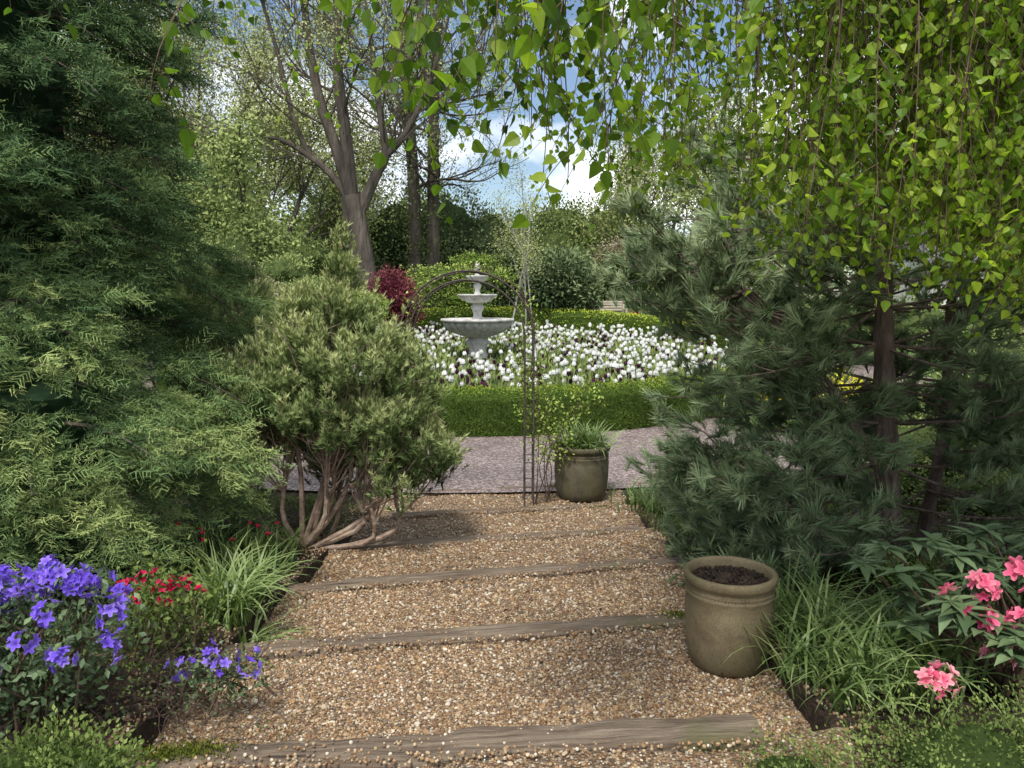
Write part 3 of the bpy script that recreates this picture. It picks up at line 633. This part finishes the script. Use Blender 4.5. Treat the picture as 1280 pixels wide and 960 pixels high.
# ------------------------------------------------------------------ weeping birch overhead
def birch():
    g=Geo(); limbs=[]
    trunk=smoothpath([(4.6,4.2,.4),(4.55,4.1,1.8),(4.4,3.9,3.2),(4.3,3.7,4.4),(4.2,3.5,5.2)],14); tube(g,trunk,np.linspace(.16,.08,14),10,mat=2)
    ends=[(-.9,2.1,3.45),(-.5,1.9,3.3),(-.2,1.7,3.25),(.3,1.7,3.25),(.7,2.2,3.6),(1.0,2.0,3.5),(1.9,2.4,3.8),(1.3,3.1,4.2),(2.4,3.2,4.3),(2.9,2.8,4.1),(3.0,4.3,4.8),(2.0,4.3,4.8),(3.8,4.8,4.9),(3.6,3.6,4.5),(.4,3.2,4.2),(-1.2,3.0,4.2),(1.6,2.2,3.6),(2.5,2.6,4.0),(3.3,3.2,4.3),(3.0,5.0,5.0)]
    for e in ends:
        e=np.array(e,float); s=trunk[rng.integers(7,13)]; m=(s+e)/2+[0,0,.55]; P=smoothpath([s,m+rng.normal(size=3)*.12,(m+e)/2+[0,0,.32]+rng.normal(size=3)*.1,e],24)
        tube(g,P,np.linspace(.04,.006,24),6,mat=0); limbs.append(P[5:])
    # arching lower boughs that sweep through the view
    for e in[(.9,3.4,3.35),(1.8,3.9,3.3),(2.4,4.6,3.1),(.35,2.6,3.15),(3.0,4.4,2.9)]:
        e=np.array(e,float); s=trunk[rng.integers(6,9)]; m=(s+e)/2+[0,0,.45]; P=smoothpath([s,m,(m+e)/2+[0,0,.25],e],26)+np.cumsum(rng.normal(size=(26,3))*.008,0)
        tube(g,P,np.linspace(.028,.004,26),6,mat=0); limbs.append(P[8:])
    A=np.concatenate(limbs)
    base=[];dirs=[];size=[];tn=[]
    for q in range(1500):
        p=A[rng.integers(0,len(A))]; x,y=p[0]+rng.normal()*.34,p[1]+rng.normal()*.34
        if y<1.3: continue
        u=x/y
        if u<-.50 or u>.95: continue
        if u>.25 and y<2.1: continue
        sl=np.interp(u,[-.52,-.36,-.28,-.1,0,.12,.3,.42,.55,.7,.95],[.38,.31,.24,.225,.20,.155,.125,.09,.04,.01,-.01])
        zb=2.2+y*(sl+abs(rng.normal())*.085)
        if u<-.12 and rng.random()<.45: continue
        if -.12<=u<.15 and y>2.2 and rng.random()<.55: continue
        if .15<=u<.4 and rng.random()<.2: continue
        top=p[2]+rng.uniform(0,.1)
        if zb>top-.2: continue
        L=top-zb; n=int(L/.05)+4
        s=np.linspace(0,1,n); az=rng.uniform(0,6.28); sw=rng.uniform(.05,.42); dx,dy=sw*math.cos(az),sw*math.sin(az)
        P=np.stack([p[0]+(x-p[0])*np.minimum(1,s*3)**.7+dx*s**.6+.025*np.sin(s*9+q),p[1]+(y-p[1])*np.minimum(1,s*3)**.7+dy*s**.6+.025*np.cos(s*8+q),top-L*s**1.25],-1)
        if P[:,1].min()<1.15: continue
        tube(g,P,np.linspace(.0040,.0013,n),3,mat=0)
        st=rng.normal()*.16; kk=int(L/.075)
        for e in range(kk):
            a=rng.uniform(.15,1); p0=np.array([np.interp(a,s,P[:,k]) for k in range(3)]); az=rng.uniform(0,6.28); l=rng.uniform(.05,.22)
            v=np.array([math.cos(az)*.8,math.sin(az)*.8,-rng.uniform(.2,1.)]); m=3+int(l/.055); f=np.linspace(.25,1,m)[:,None]
            tw=p0+v*l*f+np.array([0,0,-.35*l])*f**2
            tube(g,np.vstack([p0,tw[[m//2,-1]]]),[.0014,.0011,.0008],3,mat=0)
            base.append(tw+rng.normal(size=(m,3))*.006); dirs.append(nrm(v*.5+rng.normal(size=(m,3))*.6+[0,0,-.55])); size.append(rng.uniform(.020,.040,m)*(1.25 if y<2.1 else .95))
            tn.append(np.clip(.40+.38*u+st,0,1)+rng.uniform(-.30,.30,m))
    base=np.concatenate(base);dirs=np.concatenate(dirs);size=np.concatenate(size);tn=np.concatenate(tn)
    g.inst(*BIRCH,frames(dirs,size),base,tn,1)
    print('birch leaves',len(base))
    g.obj('weeping_birch_tree',[M_twig,L_birch,M_bark])
birch()

# ------------------------------------------------------------------ big spreading tree
def px(p,y): return np.array([(p[0]-640)/961*y, y+ (p[2] if len(p)>2 else 0), 2.2+(370-p[1])/961*y*1.02])
def big_tree():
    g=Geo(); tips=[]; Y0=25.
    def limb(pts,r0,r1,n=14,sub=9,L=2.0,mx=3):
        P=smoothpath([px(p,Y0) for p in pts],n); tube(g,P,np.linspace(r0,r1,n),9)
        for q in range(sub):
            i=rng.integers(n//3,n-1); d=nrm(P[i+1]-P[i]); pr=nrm(np.cross(d,rng.normal(size=3))); nd=nrm(d*.6+pr*.8+[0,0,.3])
            curve_grow(g,P[i],nd,L*rng.uniform(.7,1.2),r1*.55,1,mx+1,tips,3,.6,.3,0,.14,.72,6)
        curve_grow(g,P[-1],nrm(P[-1]-P[-2]),L,r1,1,mx+1,tips,3,.6,.3,0,.12,.75,6)
        return P
    t=smoothpath([px((459,405),Y0),px((456,340),Y0),px((450,295),Y0),px((443,250),Y0)],8); tube(g,t,np.array([.56,.46,.41,.38,.37,.36,.36,.35]),12)
    limb([(445,262),(428,200),(408,140),(396,70),(388,-30)],.22,.09)
    limb([(444,255),(438,180),(430,100),(432,20),(440,-80)],.23,.09)
    limb([(450,275),(474,225),(486,200),(478,140),(470,60)],.20,.07)
    limb([(484,205),(512,175),(540,120),(560,60)],.13,.05)
    limb([(447,270),(425,232),(395,205),(360,185),(320,178)],.14,.05,sub=6)
    limb([(395,205),(375,160),(360,90),(340,20)],.09,.05,sub=6)
    C=np.concatenate([t[2] for t in tips]); leaves_at(g,C,21000,.26,.095,1,tb=.55)
    g.obj('spreading_tree',[M_barkfar,L_pale])
big_tree()
def W(pxx,y): return ((pxx-640)/961*y,y,float(H(0,y)))
g=Geo(); tips=[]
for dx in(-.35,.38):
    b=np.array(W(530,32.)); b[0]+=dx
    P=smoothpath([b,b+[.05,0,4],b+[dx*.3,0,8],b+[dx*.8,0,12]],12); tube(g,P,np.linspace(.30,.18,12),9)
    leaves_at(g,P[1:],3400,.28,.11,2,tb=.35)
    for q in range(12):
        i=rng.integers(5,11); curve_grow(g,P[i],nrm(rng.normal(size=3)*[1,1,.2]+[0,0,.7]),1.9,.08,1,4,tips,3,.6,.3,0,.12,.72,6)
C=np.concatenate([t[2] for t in tips]); leaves_at(g,C,8000,.25,.10,1,tb=.5)
g.obj('ivy_clad_tree',[M_barkfar,L_pale,L_mid])
for i,(p,y,h,r,n,m,tb) in enumerate([(205,27,12,.16,15000,L_pale,.5),(120,24,12,.14,13000,L_pale,.6),(310,24,7.0,.14,12000,L_mid,.8),(60,30,13,.2,12000,L_pale,.5),(355,33,11,.16,13000,L_pale,.4),(260,32,14,.18,15000,L_pale,.6),
  (160,36,15,.2,14000,L_pale,.4),(330,40,17,.2,17000,L_pale,.65),(440,42,17,.2,14000,L_pale,.5),(410,36,8,.14,9000,L_mid,.8),
  (840,34,10,.18,12000,L_pale,.3),(930,30,10,.18,12000,L_mid,.85),(1040,27,10,.18,12000,L_mid,.85),(1110,44,12,.18,12000,L_pale,.4),(1290,27,10,.18,12000,L_mid,.75),(770,42,11,.2,10000,L_pale,.3)]):
    leafy_tree('woodland_tree',W(p,y),h,r,m,n,.13,.38,maxlev=4,tb=tb)
for p,y,h in[(636,24,5.2),(657,25,6.0),(664,24.5,5.0)]:
    leafy_tree('young_birch_tree',W(p,y),h,.030,L_pale,1500,.06,.18,barkm=M_white,maxlev=3,nch=3,first=.62,spread=.55,shrink=.38)
def lob(p,py,y,rx,rz,ry=None):
    return ((p-640)/961*y,y,2.2+(370-py)/961*y*1.01,rx,ry or rx,rz)
bush('red_maple_shrub',[lob(490,368,22,.72,.75),lob(505,385,22,.6,.5),lob(474,385,22,.5,.5)],9000,.07,L_red,tb=.6,core=.6,shell=.4,rug=1.4)
bush('rhododendron_bush',[lob(700,345,26,1.0,.9),lob(722,365,26,.8,.9),lob(680,365,26,.8,.8)],6500,.17,L_dark,proto=LANC,tb=.7)
bush('acer_shrub',[lob(560,345,24,1.3,.35),lob(595,328,24.5,.8,.3),lob(540,362,24,.9,.4),lob(622,345,24,.6,.25),lob(575,375,24,1.2,.5)],11000,.07,L_acer,core=.4,tb=.42,shell=.6,rug=2.0)
bush('evergreen_hedge',[lob(500,300,36,2.0,2.2),lob(560,300,36,2.2,2.4),lob(530,330,36,2,2),lob(610,310,36,2.2,2.0),lob(480,350,36,2,2),lob(450,330,37,2.5,2.5),lob(590,345,35,2.5,1.8),lob(650,330,36,2.5,2.2)],36000,.15,L_dark,tb=.55,core=.66,shell=.4,rug=1.7)
bush('laurel_shrub',[lob(700,290,37,2.2,1.6),lob(760,300,36,2.2,2.2),lob(800,320,34,2.2,2.4),lob(740,340,34,2.5,1.6),lob(690,320,36,2.5,2)],24000,.14,L_mid,tb=.4,core=.6,shell=.4,rug=1.7)
bush('white_blossom_shrub',[lob(775,312,31,.7,.5),lob(752,318,32,.5,.4)],1800,.08,L_azal,core=0,tb=.8,shell=.8,rug=2)
bush('azalea_shrub',[lob(300,352,15,.55,.35),lob(262,365,15,.5,.35),lob(335,372,15,.5,.35)],6000,.045,L_azal,core=.5,tb=.5,shell=.5,rug=1.6)
bush('yew_shrub',[lob(360,345,19,.7,.5),lob(395,372,18,.8,.5),lob(340,385,17,.7,.6),lob(430,385,17,.7,.5)],12000,.06,L_mid,tb=.65,shell=.4,rug=1.5)
bush('holly_shrub',[lob(250,345,18,1.0,.8),lob(200,350,18,1.2,1.2),lob(290,330,22,1.4,.9),lob(150,320,18,1.4,1.4),lob(380,330,26,1.6,.9),lob(320,320,26,1.6,1.0)],26000,.08,L_mid,tb=.5,core=.65,shell=.4,rug=1.6)
bush('golden_shrub',[lob(465,385,16,.35,.3),lob(440,372,16,.3,.2)],3000,.05,L_acer)
bush('bay_shrub',[lob(380,400,12,.7,.5),lob(300,400,11,.9,.6),lob(430,420,12,.6,.5),lob(230,380,11,.8,.8)],16000,.045,L_mid,tb=.45,shell=.4)
bush('photinia_shrub',[lob(1000,400,22,1.6,.8),lob(1120,405,20,1.8,.7),lob(1240,408,19,1.8,.8),lob(900,400,27,1.6,.9)],18000,.08,L_mid,tb=.5,shell=.4,rug=1.5)
bush('viburnum_shrub',[(5.6,10.2,.55,1.0,.8,.6),(6.9,10.4,.7,1.1,.9,.8),(7.6,9.3,.8,1.0,.9,.9),(5.2,8.9,.4,.8,.7,.45)],20000,.05,L_mid,tb=.42,shell=.5,rug=1.7,core=.6)
bush('cotoneaster_shrub',[(4.9,7.4,.8,1.0,.8,.7),(5.4,8.2,1.1,1.1,.9,.9),(4.4,8.2,.5,.8,.6,.5)],16000,.04,L_mid,tb=.5,shell=.5,rug=1.7,core=.6)
bush('euonymus_shrub',[(3.6,7.6,.35,.8,.5,.30),(4.6,6.8,.4,.9,.6,.35)],9000,.035,L_mid,tb=.6,shell=.5,rug=1.7,core=.6)
g=Geo(); n=1100; x=rng.uniform(3.7,6.2,n); y=rng.uniform(11.6,14.5,n); z=H(x,y)+.5+.2*rng.random(n)
g.inst(*LEAF,frames(nrm(rng.normal(size=(n,3))*.5+[0,0,1]),.11),np.stack([x,y,z],-1),rng.uniform(0,1,n),0)
for q in range(60): ribbons(g,(rng.uniform(3.7,6.2),rng.uniform(11.5,14.7),.02),34,.6,.012,mat=1,csig=.2,K=5)
g.obj('yellow_flower_bed',[P_yellow,L_strap])
def belt():
    g=Geo()
    n=64
    for i in range(n):
        a=-1.15+2.3*i/(n-1); d=rng.uniform(58,80); x=d*math.sin(a); y=d*math.cos(a); u=x/y
        hgt=rng.uniform(5.,8) if -.12<u<.2 else rng.uniform(9,15)
        for k in range(3):
            c=np.array([x+rng.normal()*2.5,y+rng.normal()*3,1.2+hgt*rng.uniform(.25,.7)]); r=np.array([rng.uniform(2,3.5),3,hgt*.33])
            m=900; D=randdir(m); P=c+D*r*(1-np.abs(rng.normal(size=m))*.35+.3*snoise(D,4,i+k))[:,None]
            g.inst(*LEAF,frames(randdir(m),rng.uniform(.3,.6,m)),P,.5+D[:,2]*.25+rng.uniform(-.2,.2,m)+rng.normal()*.1,int(rng.random()<.5) if k==0 else 0)
        tube(g,[[x,y,1],[x,y,hgt*.8]],[.3,.1],5,mat=2)
    g.obj('distant_trees',[L_mid,L_pale,M_barkfar])
belt()

# ------------------------------------------------------------------ garden bench, planter, cottage
def bench():
    par=empty('garden_bench'); par.location=(3.45,27.6,float(H(0,27.6))+.35); par.rotation_euler=(0,0,.1)
    g=Geo(); 
    for x in(-.6,.6):
        for yy in(-.22,.22): box(g,(x,yy,.3 if yy<0 else .42),(.06,.06,.6 if yy<0 else .84))
        box(g,(x,-.0,.62),(.07,.52,.04))
    for i in range(5): box(g,(0,-.2+.1*i,.43),(1.3,.08,.03))
    for z in(.60,.70,.80): box(g,(0,.24,z),(1.14,.025,.07))
    box(g,(0,.24,.88),(1.3,.05,.07))
    g.obj('frame',noisemat('bench_wood',[(.34,.30,.23),(.58,.52,.42)],scale=8),parent=par)
    g=Geo(); box(g,(0,0,.16),(2.2,1.2,.34)); o=g.obj('stone_plinth',M_stone); o.location=(3.45,27.6,float(H(0,27.6)))
    g=Geo()
    for sx in(-.85,.85):
        lathe(g,[(.12,.34),(.16,.36),(.20,.62),(.22,.64),(.19,.64),(.17,.56)],20,c=(3.45+sx,27.3,float(H(0,27.3))))
        leaves_at(g,np.array([[3.45+sx,27.3,float(H(0,27.3))+.74]]),220,.09,.07,1,tb=.5)
        leaves_at(g,np.array([[3.45+sx,27.25,float(H(0,27.3))+.80]]),120,.09,.06,2,tb=.5)
    g.obj('flower_planters',[M_pot,L_mid,P_red])
bench()
def cottage():
    y=40.; x0=20.5; z0=float(H(0,y)); par=empty('white_cottage'); par.location=(x0+3.5,y,z0-.1)
    M_w=noisemat('white_render',[(.55,.54,.50),(.66,.65,.62),(.72,.71,.68)],scale=2,bump=.1); M_r=noisemat('slate_roof',[(.09,.09,.10),(.16,.16,.175)],scale=3,bump=.6,bscale=12,stretch=(1,1,3)); M_g=noisemat('window_glass',[(.03,.035,.04),(.06,.07,.08)],scale=1,rough=.15,bump=0); M_f=noisemat('window_frame',[(.6,.6,.58),(.7,.7,.68)],scale=3,bump=0)
    g=Geo(); hw,hd,hh,rh=3.6,2.4,2.9,1.7
    V=np.array([[-hw,-hd,0],[hw,-hd,0],[hw,hd,0],[-hw,hd,0],[-hw,-hd,hh],[hw,-hd,hh],[hw,hd,hh],[-hw,hd,hh]],float); g.add(V,[[0,1,5,4],[1,2,6,5],[2,3,7,6],[3,0,4,7]])
    g.add(np.array([[-hw,-hd,hh],[-hw,hd,hh],[-hw,0,hh+rh],[hw,-hd,hh],[hw,hd,hh],[hw,0,hh+rh]],float),[[0,2,1],[3,4,5]]); box(g,(2.4,0,hh+rh+.1),(.6,.6,1.1)); g.obj('walls',M_w,parent=par)
    g=Geo(); e=.3
    for sg in(-1,1):
        a=np.array([[-hw-e,sg*(hd+e),hh-rh*e/hd],[hw+e,sg*(hd+e),hh-rh*e/hd],[hw+e,0,hh+rh],[-hw-e,0,hh+rh]],float); a[:,2]+=.02; b=a.copy(); b[:,2]+=.12
        g.add(np.vstack([a,b]),[[0,1,2,3],[4,5,6,7],[0,1,5,4],[1,2,6,5],[3,0,4,7]])
    g.obj('roof',M_r,parent=par)
    for i,xw in enumerate((-2.3,-.2,2.2)):
        g=Geo(); box(g,(xw,-hd-.01,1.6),(.95,.06,1.1)); g.obj('window_frame_%d'%(i+1),M_f,parent=par)
        g=Geo()
        for sx in(-.23,.23):
            for sz in(-.26,.26): box(g,(xw+sx,-hd-.05,1.6+sz),(.38,.03,.44))
        g.obj('window_panes_%d'%(i+1),M_g,parent=par)
    g=Geo(); box(g,(-1.25,-hd-.01,1.0),(.8,.06,2.0)); g.obj('door',noisemat('door_paint',[(.05,.09,.07),(.07,.12,.09)],scale=3),parent=par)
cottage()

# ------------------------------------------------------------------ foreground planting
def flower_proto():
    V=[];F=[];T=[]
    for p in range(5):
        a=p*2*math.pi/5; k=len(V)
        pts=[(.05,0,0,-.3),(.45,-.34,.42,0),(.5,0,.34,-.1),(.45,.34,.42,0),(.95,-.22,.55,.15),(1.05,0,.46,.1),(.95,.22,.55,.15)]
        for r,w,z,t in pts: V.append([r*math.cos(a)-w*math.sin(a),r*math.sin(a)+w*math.cos(a),z]); T.append(t)
        F+=[[k,k+1,k+2],[k,k+2,k+3]]; F+=[[k+1,k+4,k+5],[k+1,k+5,k+2],[k+2,k+5,k+6],[k+2,k+6,k+3]]
    return np.array(V,float),np.array(F),np.array(T)
FL=flower_proto()
def flower_shrub(name,base,heads,nper,fs,petal,leafm,leafs,nleaf,proto=LEAF,csig=.035,leafsig=.06,stem_r=.006,extra_heads=()):
    g=Geo(); b=np.array(base,float); hd=np.array(list(heads)+list(extra_heads),float)
    for h in hd:
        s=b+rng.normal(size=3)*[.08,.08,.0]; m=(s+h)/2+[(s-h)[0]*.15,0,.0]+rng.normal(size=3)*.03
        tube(g,smoothpath([s,m,h-[0,0,.02]],8),np.linspace(stem_r,stem_r*.4,8),5,mat=2)
    nh=len(heads)
    for h in hd[:nh]:
        npr=max(2,int(nper*rng.uniform(.4,1.3)))
        D=nrm(rng.normal(size=(npr,3))+[0,-.25,.45]); P=h+D*csig*rng.uniform(.6,1.3,(npr,1))
        g.inst(FL[0],FL[1],frames(D,fs*rng.uniform(.75,1.15,npr)),P,rng.uniform(.2,.8,npr),0,FL[2])
    lc=np.concatenate([hd-[0,0,.05],b+(hd-b)*.7,b+(hd-b)*.45])
    leaves_at(g,lc,nleaf,leafsig,leafs,1,proto=proto,tb=.5)
    g.obj(name,[petal,leafm,M_twig])
def rheads(c,r,n): 
    d=randdir(n); d[:,2]=np.abs(d[:,2])*.9-.25; return [tuple(np.array(c)+q*np.array(r)*rng.uniform(.75,1.05)) for q in d]
flower_shrub('purple_rhododendron',(-1.74,2.72,.6),rheads((-1.74,2.70,1.00),(.38,.26,.32),46),9,.025,P_purple,L_rhod,.032,3600,csig=.036)
flower_shrub('purple_rhododendron',(-1.22,2.98,.55),rheads((-1.20,2.95,.72),(.15,.12,.11),10),5,.022,P_purple,L_rhod,.026,600,csig=.030,leafsig=.045)
flower_shrub('purple_rhododendron',(-1.35,2.05,.6),[(-1.27,2.0,.80),(-1.25,1.98,.85)],4,.022,P_purple,L_rhod,.03,60,csig=.025)
flower_shrub('red_azalea',(-1.62,3.4,.6),rheads((-1.62,3.35,.86),(.24,.15,.12),14),5,.020,P_red,L_midn,.03,1200,csig=.025,leafsig=.08)
def pink():
    g=Geo(); b=np.array([2.05,3.0,.58]); 
    c=rheads((2.02,2.95,.95),(.42,.32,.30),38)+rheads((1.76,3.2,1.08),(.25,.2,.14),14)+rheads((2.1,3.3,1.05),(.35,.2,.2),14)
    for h in c:
        h=np.array(h); tube(g,smoothpath([b+rng.normal(size=3)*[.06,.06,0],(b+h)/2+rng.normal(size=3)*.04,h],8),np.linspace(.009,.004,8),5,mat=2)
        m=9; a=np.arange(m)*2.4+rng.random(); D=nrm(np.stack([np.cos(a),np.sin(a),rng.uniform(-.35,.45,m)],-1)); 
        X=nrm(np.cross(D,np.tile([0,0,1.],(m,1)))); Yv=np.cross(D,X); s=np.sign(Yv[:,2:3]); Yv=Yv*s; X=np.cross(Yv,D)
        R=np.stack([X,Yv,D],2)*rng.uniform(.085,.13,m)[:,None,None]
        g.inst(*ovate(.19,1,.04,.22),R,np.tile(h,(m,1)),rng.uniform(.2,.9,m),1)
    for h,n in[((1.83,2.88,1.08),8),((1.78,2.80,.98),6),((1.90,2.85,.90),8),((1.70,2.83,1.04),4),((1.60,2.72,.78),9),((1.54,2.70,.77),6),((1.95,2.85,1.14),7),((1.86,2.78,.84),6),((2.02,2.8,1.02),7),((1.92,2.75,.98),6)]:
        D=nrm(rng.normal(size=(n,3))+[-.2,-.6,.5]); P=np.array(h)+D*.040*rng.uniform(.7,1.3,(n,1))
        g.inst(FL[0],FL[1],frames(D,.034*rng.uniform(.7,1.15,n)),P,rng.uniform(.15,.95,n),0,FL[2])
    g.obj('pink_rhododendron',[P_pink,L_rhod,M_twig])
pink()
def clumps(name,lst,L,w,tb=.55,**k):
    g=Geo()
    for (x,y,n) in lst: ribbons(g,(x,y,float(terr(np.array(x),np.array(y)))+.0),n,L,w,tb=tb,**k)
    g.obj(name,L_strap)
clumps('daylily_clump',[(-1.50,3.95,130),(-1.40,3.80,90),(-1.62,4.15,100),(-1.55,4.4,60)],.50,.0075,bend=(1.0,2.2),csig=.05,tb=.65)
clumps('daylily_clump',[(1.50,3.45,140),(1.72,3.25,120),(1.42,3.75,90),(1.95,3.3,90),(1.30,3.2,80),(1.45,3.0,80),(1.65,2.9,60),(1.6,3.8,80),(1.34,2.9,50)],.46,.007,bend=(1.0,2.3),csig=.07,tb=.6)
clumps('bluebell_foliage',[(1.45,6.9,80),(1.7,6.6,90),(1.35,7.3,70),(1.6,7.4,80),(1.95,6.9,80),(1.4,6.2,60),(2.1,6.3,60),(1.8,5.9,60),(1.3,7.8,50),(1.7,5.4,50),(1.45,5.6,50),(2.0,5.3,50),(1.5,4.9,40)],.36,.009,tb=.6,csig=.1)
clumps('tulip_foliage',[(-1.75,4.6,40),(-1.95,4.8,40),(-2.1,4.5,40),(-1.7,5.0,40),(-1.55,4.4,30),(-2.0,3.9,40),(-1.65,5.3,40),(-1.9,5.2,40)],.36,.008,tb=.55,bend=(.2,1.2),csig=.08)
g=Geo(); n=520
for q in range(n):
    if rng.random()<.55: x=rng.uniform(1.28,4.2)
    else: x=rng.uniform(-3.4,-1.5)
    y=rng.uniform(2.2,7.9); z=float(terr(np.array(x),np.array(y))); m=rng.integers(14,34); r=rng.uniform(.04,.12)
    P=np.array([x,y,z])+rng.normal(size=(m,3))*[r,r,.02]+[0,0,.04]
    g.inst(*LEAF,frames(nrm(rng.normal(size=(m,3))+[0,0,.6]),rng.uniform(.015,.04,m)),P,rng.uniform(.1,.8)+rng.uniform(-.15,.15,m),0)
for q in range(220):
    x=rng.uniform(1.25,3.4) if rng.random()<.7 else rng.uniform(-2.6,-1.45); y=rng.uniform(2.4,7.8)
    ribbons(g,(x,y,float(terr(np.array(x),np.array(y)))),14,.18,.003,mat=0,csig=.05,K=5,tb=.5)
g.obj('border_groundcover',[L_midn])
def red_tulips(name,pts,mat):
    g=Geo()
    for x,y,z in pts:
        z0=float(terr(np.array(x),np.array(y))); tube(g,smoothpath([(x,y,z0),(x+.01,y,z0+.15),(x,y-.02,z)],6),.003,4,mat=1)
        D=nrm(rng.normal(size=(1,3))*.3+[0,0,1]); g.inst(FL[0]*[.7,.7,1.5],FL[1],frames(D,.026),np.array([[x,y-.02,z]]),.5,0,FL[2])
    g.obj(name,[mat,L_strap])
red_tulips('red_tulips',[(-1.85,4.5,.78),(-1.95,4.7,.74),(-1.6,4.7,.76),(-1.7,4.55,.72),(-2.05,4.6,.80),(-1.55,4.95,.70),(-1.72,4.9,.72),(-1.78,4.3,.80),(-1.5,4.6,.74)],P_red)
red_tulips('coral_tulips',[(1.2+.5*rng.random(),7.0+.9*rng.random(),.40+.12*rng.random()) for _ in range(12)],leafmat('coral_petals',[(.45,.12,.06),(.6,.3,.18)],trans=0))
bush('hebe_shrub',[(-1.30,2.18,.68,.20,.20,.17),(-1.12,2.10,.66,.15,.15,.11),(-1.52,2.3,.66,.2,.2,.16)],7200,.020,L_midn,tb=.42,core=.6,shell=.5,rug=1.5)
bush('heather_shrub',[(1.15,2.25,.60,.35,.28,.16),(1.55,2.4,.64,.40,.28,.20),(1.95,2.4,.66,.35,.3,.24),(.95,2.45,.55,.22,.2,.12)],22000,.015,L_midn,tb=.5,core=.55,shell=.6,rug=1.8)
bush('groundcover_shrub',[(2.3,4.1,.60,.35,.3,.14),(2.9,4.3,.6,.4,.3,.2),(2.5,4.7,.45,.4,.3,.12)],6000,.022,L_midn,tb=.45,core=.6,shell=.5,rug=1.6)
g=Geo(); tips=[]
for q in range(34):
    curve_grow(g,np.array([-1.45+rng.normal()*.16,2.85+rng.normal()*.16,.56]),nrm(rng.normal(size=3)*[.9,.9,.3]+[0,0,.6]),.16,.0035,1,4,tips,2,.7,.05,0,.25,.75,4)
C=np.concatenate([t[2] for t in tips]); leaves_at(g,C,800,.015,.014,1,tb=.2)
g.obj('bare_twig_shrub',[noisemat('dark_twig',[(.05,.03,.025),(.11,.075,.06)],scale=20),L_mid])
g=Geo(); box(g,(-1.98,5.35,.52),(.09,.008,.06),rotz=.1); box(g,(-1.98,5.36,.40),(.01,.006,.24)); g.obj('plant_label',noisemat('label_black',[(.01,.012,.02),(.02,.03,.04)],scale=5))
g=Geo(); n=9000; x=np.where(rng.random(n)<.5,rng.uniform(-3.6,-1.35,n),rng.uniform(1.15,4.2,n)); y=rng.uniform(1.8,8,n); z=terr(x,y)+.008
D=randdir(n); D[:,2]*=.25; g.inst(*LEAF,frames(D,rng.uniform(.012,.04,n)),np.stack([x,y,z],-1),rng.uniform(0,1,n))
n=380; x=rng.uniform(-1.4,1.2,n); y=rng.uniform(2.6,8.3,n); z=np.zeros(n)
for q in range(n):
    k=sum(y[q]>line_y(j,x[q]) for j in range(5)); z[q]=levels[k]+.012
D=randdir(n); D[:,2]*=.2; g.inst(*LEAF,frames(D,rng.uniform(.012,.03,n)),np.stack([x,y,z],-1),rng.uniform(0,1,n))
g.obj('leaf_litter',leafmat('litter',[(.03,.02,.012),(.12,.08,.045),(.22,.16,.09)],trans=0))
g=Geo(); n=3600; c=np.array([(.92,3.98,.49),(-1.25,2.52,.61),(.9,8.2,.04),(.55,8.62,.04),(-1.1,2.55,.61)]); k=rng.integers(0,len(c),n); P=c[k]+rng.normal(size=(n,3))*[.06,.025,.004]
g.inst(*LEAF,frames(nrm(rng.normal(size=(n,3))*.5+[0,0,1]),rng.uniform(.006,.016,n)),P,rng.uniform(0,1,n)); g.obj('moss',M_moss)

# ------------------------------------------------------------------ light & world
el=math.radians(57); sd=np.array([-.18,-.60,0]); sd=sd/np.linalg.norm(sd)
rot=math.atan2(sd[0],sd[1])
w=bpy.data.worlds.new('World'); sc.world=w; w.use_nodes=True; nt=w.node_tree
bg=nt.nodes['Background']; sky=N(nt,'ShaderNodeTexSky',sky_type='NISHITA'); sky.sun_disc=False; sky.sun_elevation=el; sky.sun_rotation=rot
tc=N(nt,'ShaderNodeTexCoord'); mp=N(nt,'ShaderNodeMapping'); mp.inputs['Scale'].default_value=(1,1,2.2); mp.inputs['Location'].default_value=(2.3,.4,1.1); nt.links.new(tc.outputs['Generated'],mp.inputs[0])
n1=N(nt,'ShaderNodeTexNoise'); n1.inputs['Scale'].default_value=3.2; n1.inputs['Detail'].default_value=9; n1.inputs['Roughness'].default_value=.55; nt.links.new(mp.outputs[0],n1.inputs[0])
rp=ramp(nt,[(.44,(0,0,0)),(.62,(1,1,1))]); nt.links.new(n1.outputs[0],rp.inputs[0])
mx=N(nt,'ShaderNodeMix',data_type='RGBA'); nt.links.new(rp.outputs[0],mx.inputs[0]); nt.links.new(sky.outputs[0],mx.inputs[6]); mx.inputs[7].default_value=(12,12,12,1)
nt.links.new(mx.outputs[2],bg.inputs[0]); bg.inputs[1].default_value=.15
L=bpy.data.lights.new('sun','SUN'); L.energy=4.0; L.angle=math.radians(8); L.color=(1,.96,.89)
lo=bpy.data.objects.new('sun',L); sc.collection.objects.link(lo)
from mathutils import Vector
dirv=Vector((sd[0]*math.cos(el),sd[1]*math.cos(el),math.sin(el))); lo.rotation_euler=dirv.to_track_quat('Z','Y').to_euler()

cam=bpy.data.cameras.new('Camera'); cam.lens=27; cam.sensor_width=36; cam.clip_start=.05; cam.clip_end=1500
co=bpy.data.objects.new('Camera',cam); sc.collection.objects.link(co); co.location=(0,0,2.2); co.rotation_euler=(math.radians(90-6.5),0,0)
sc.camera=co
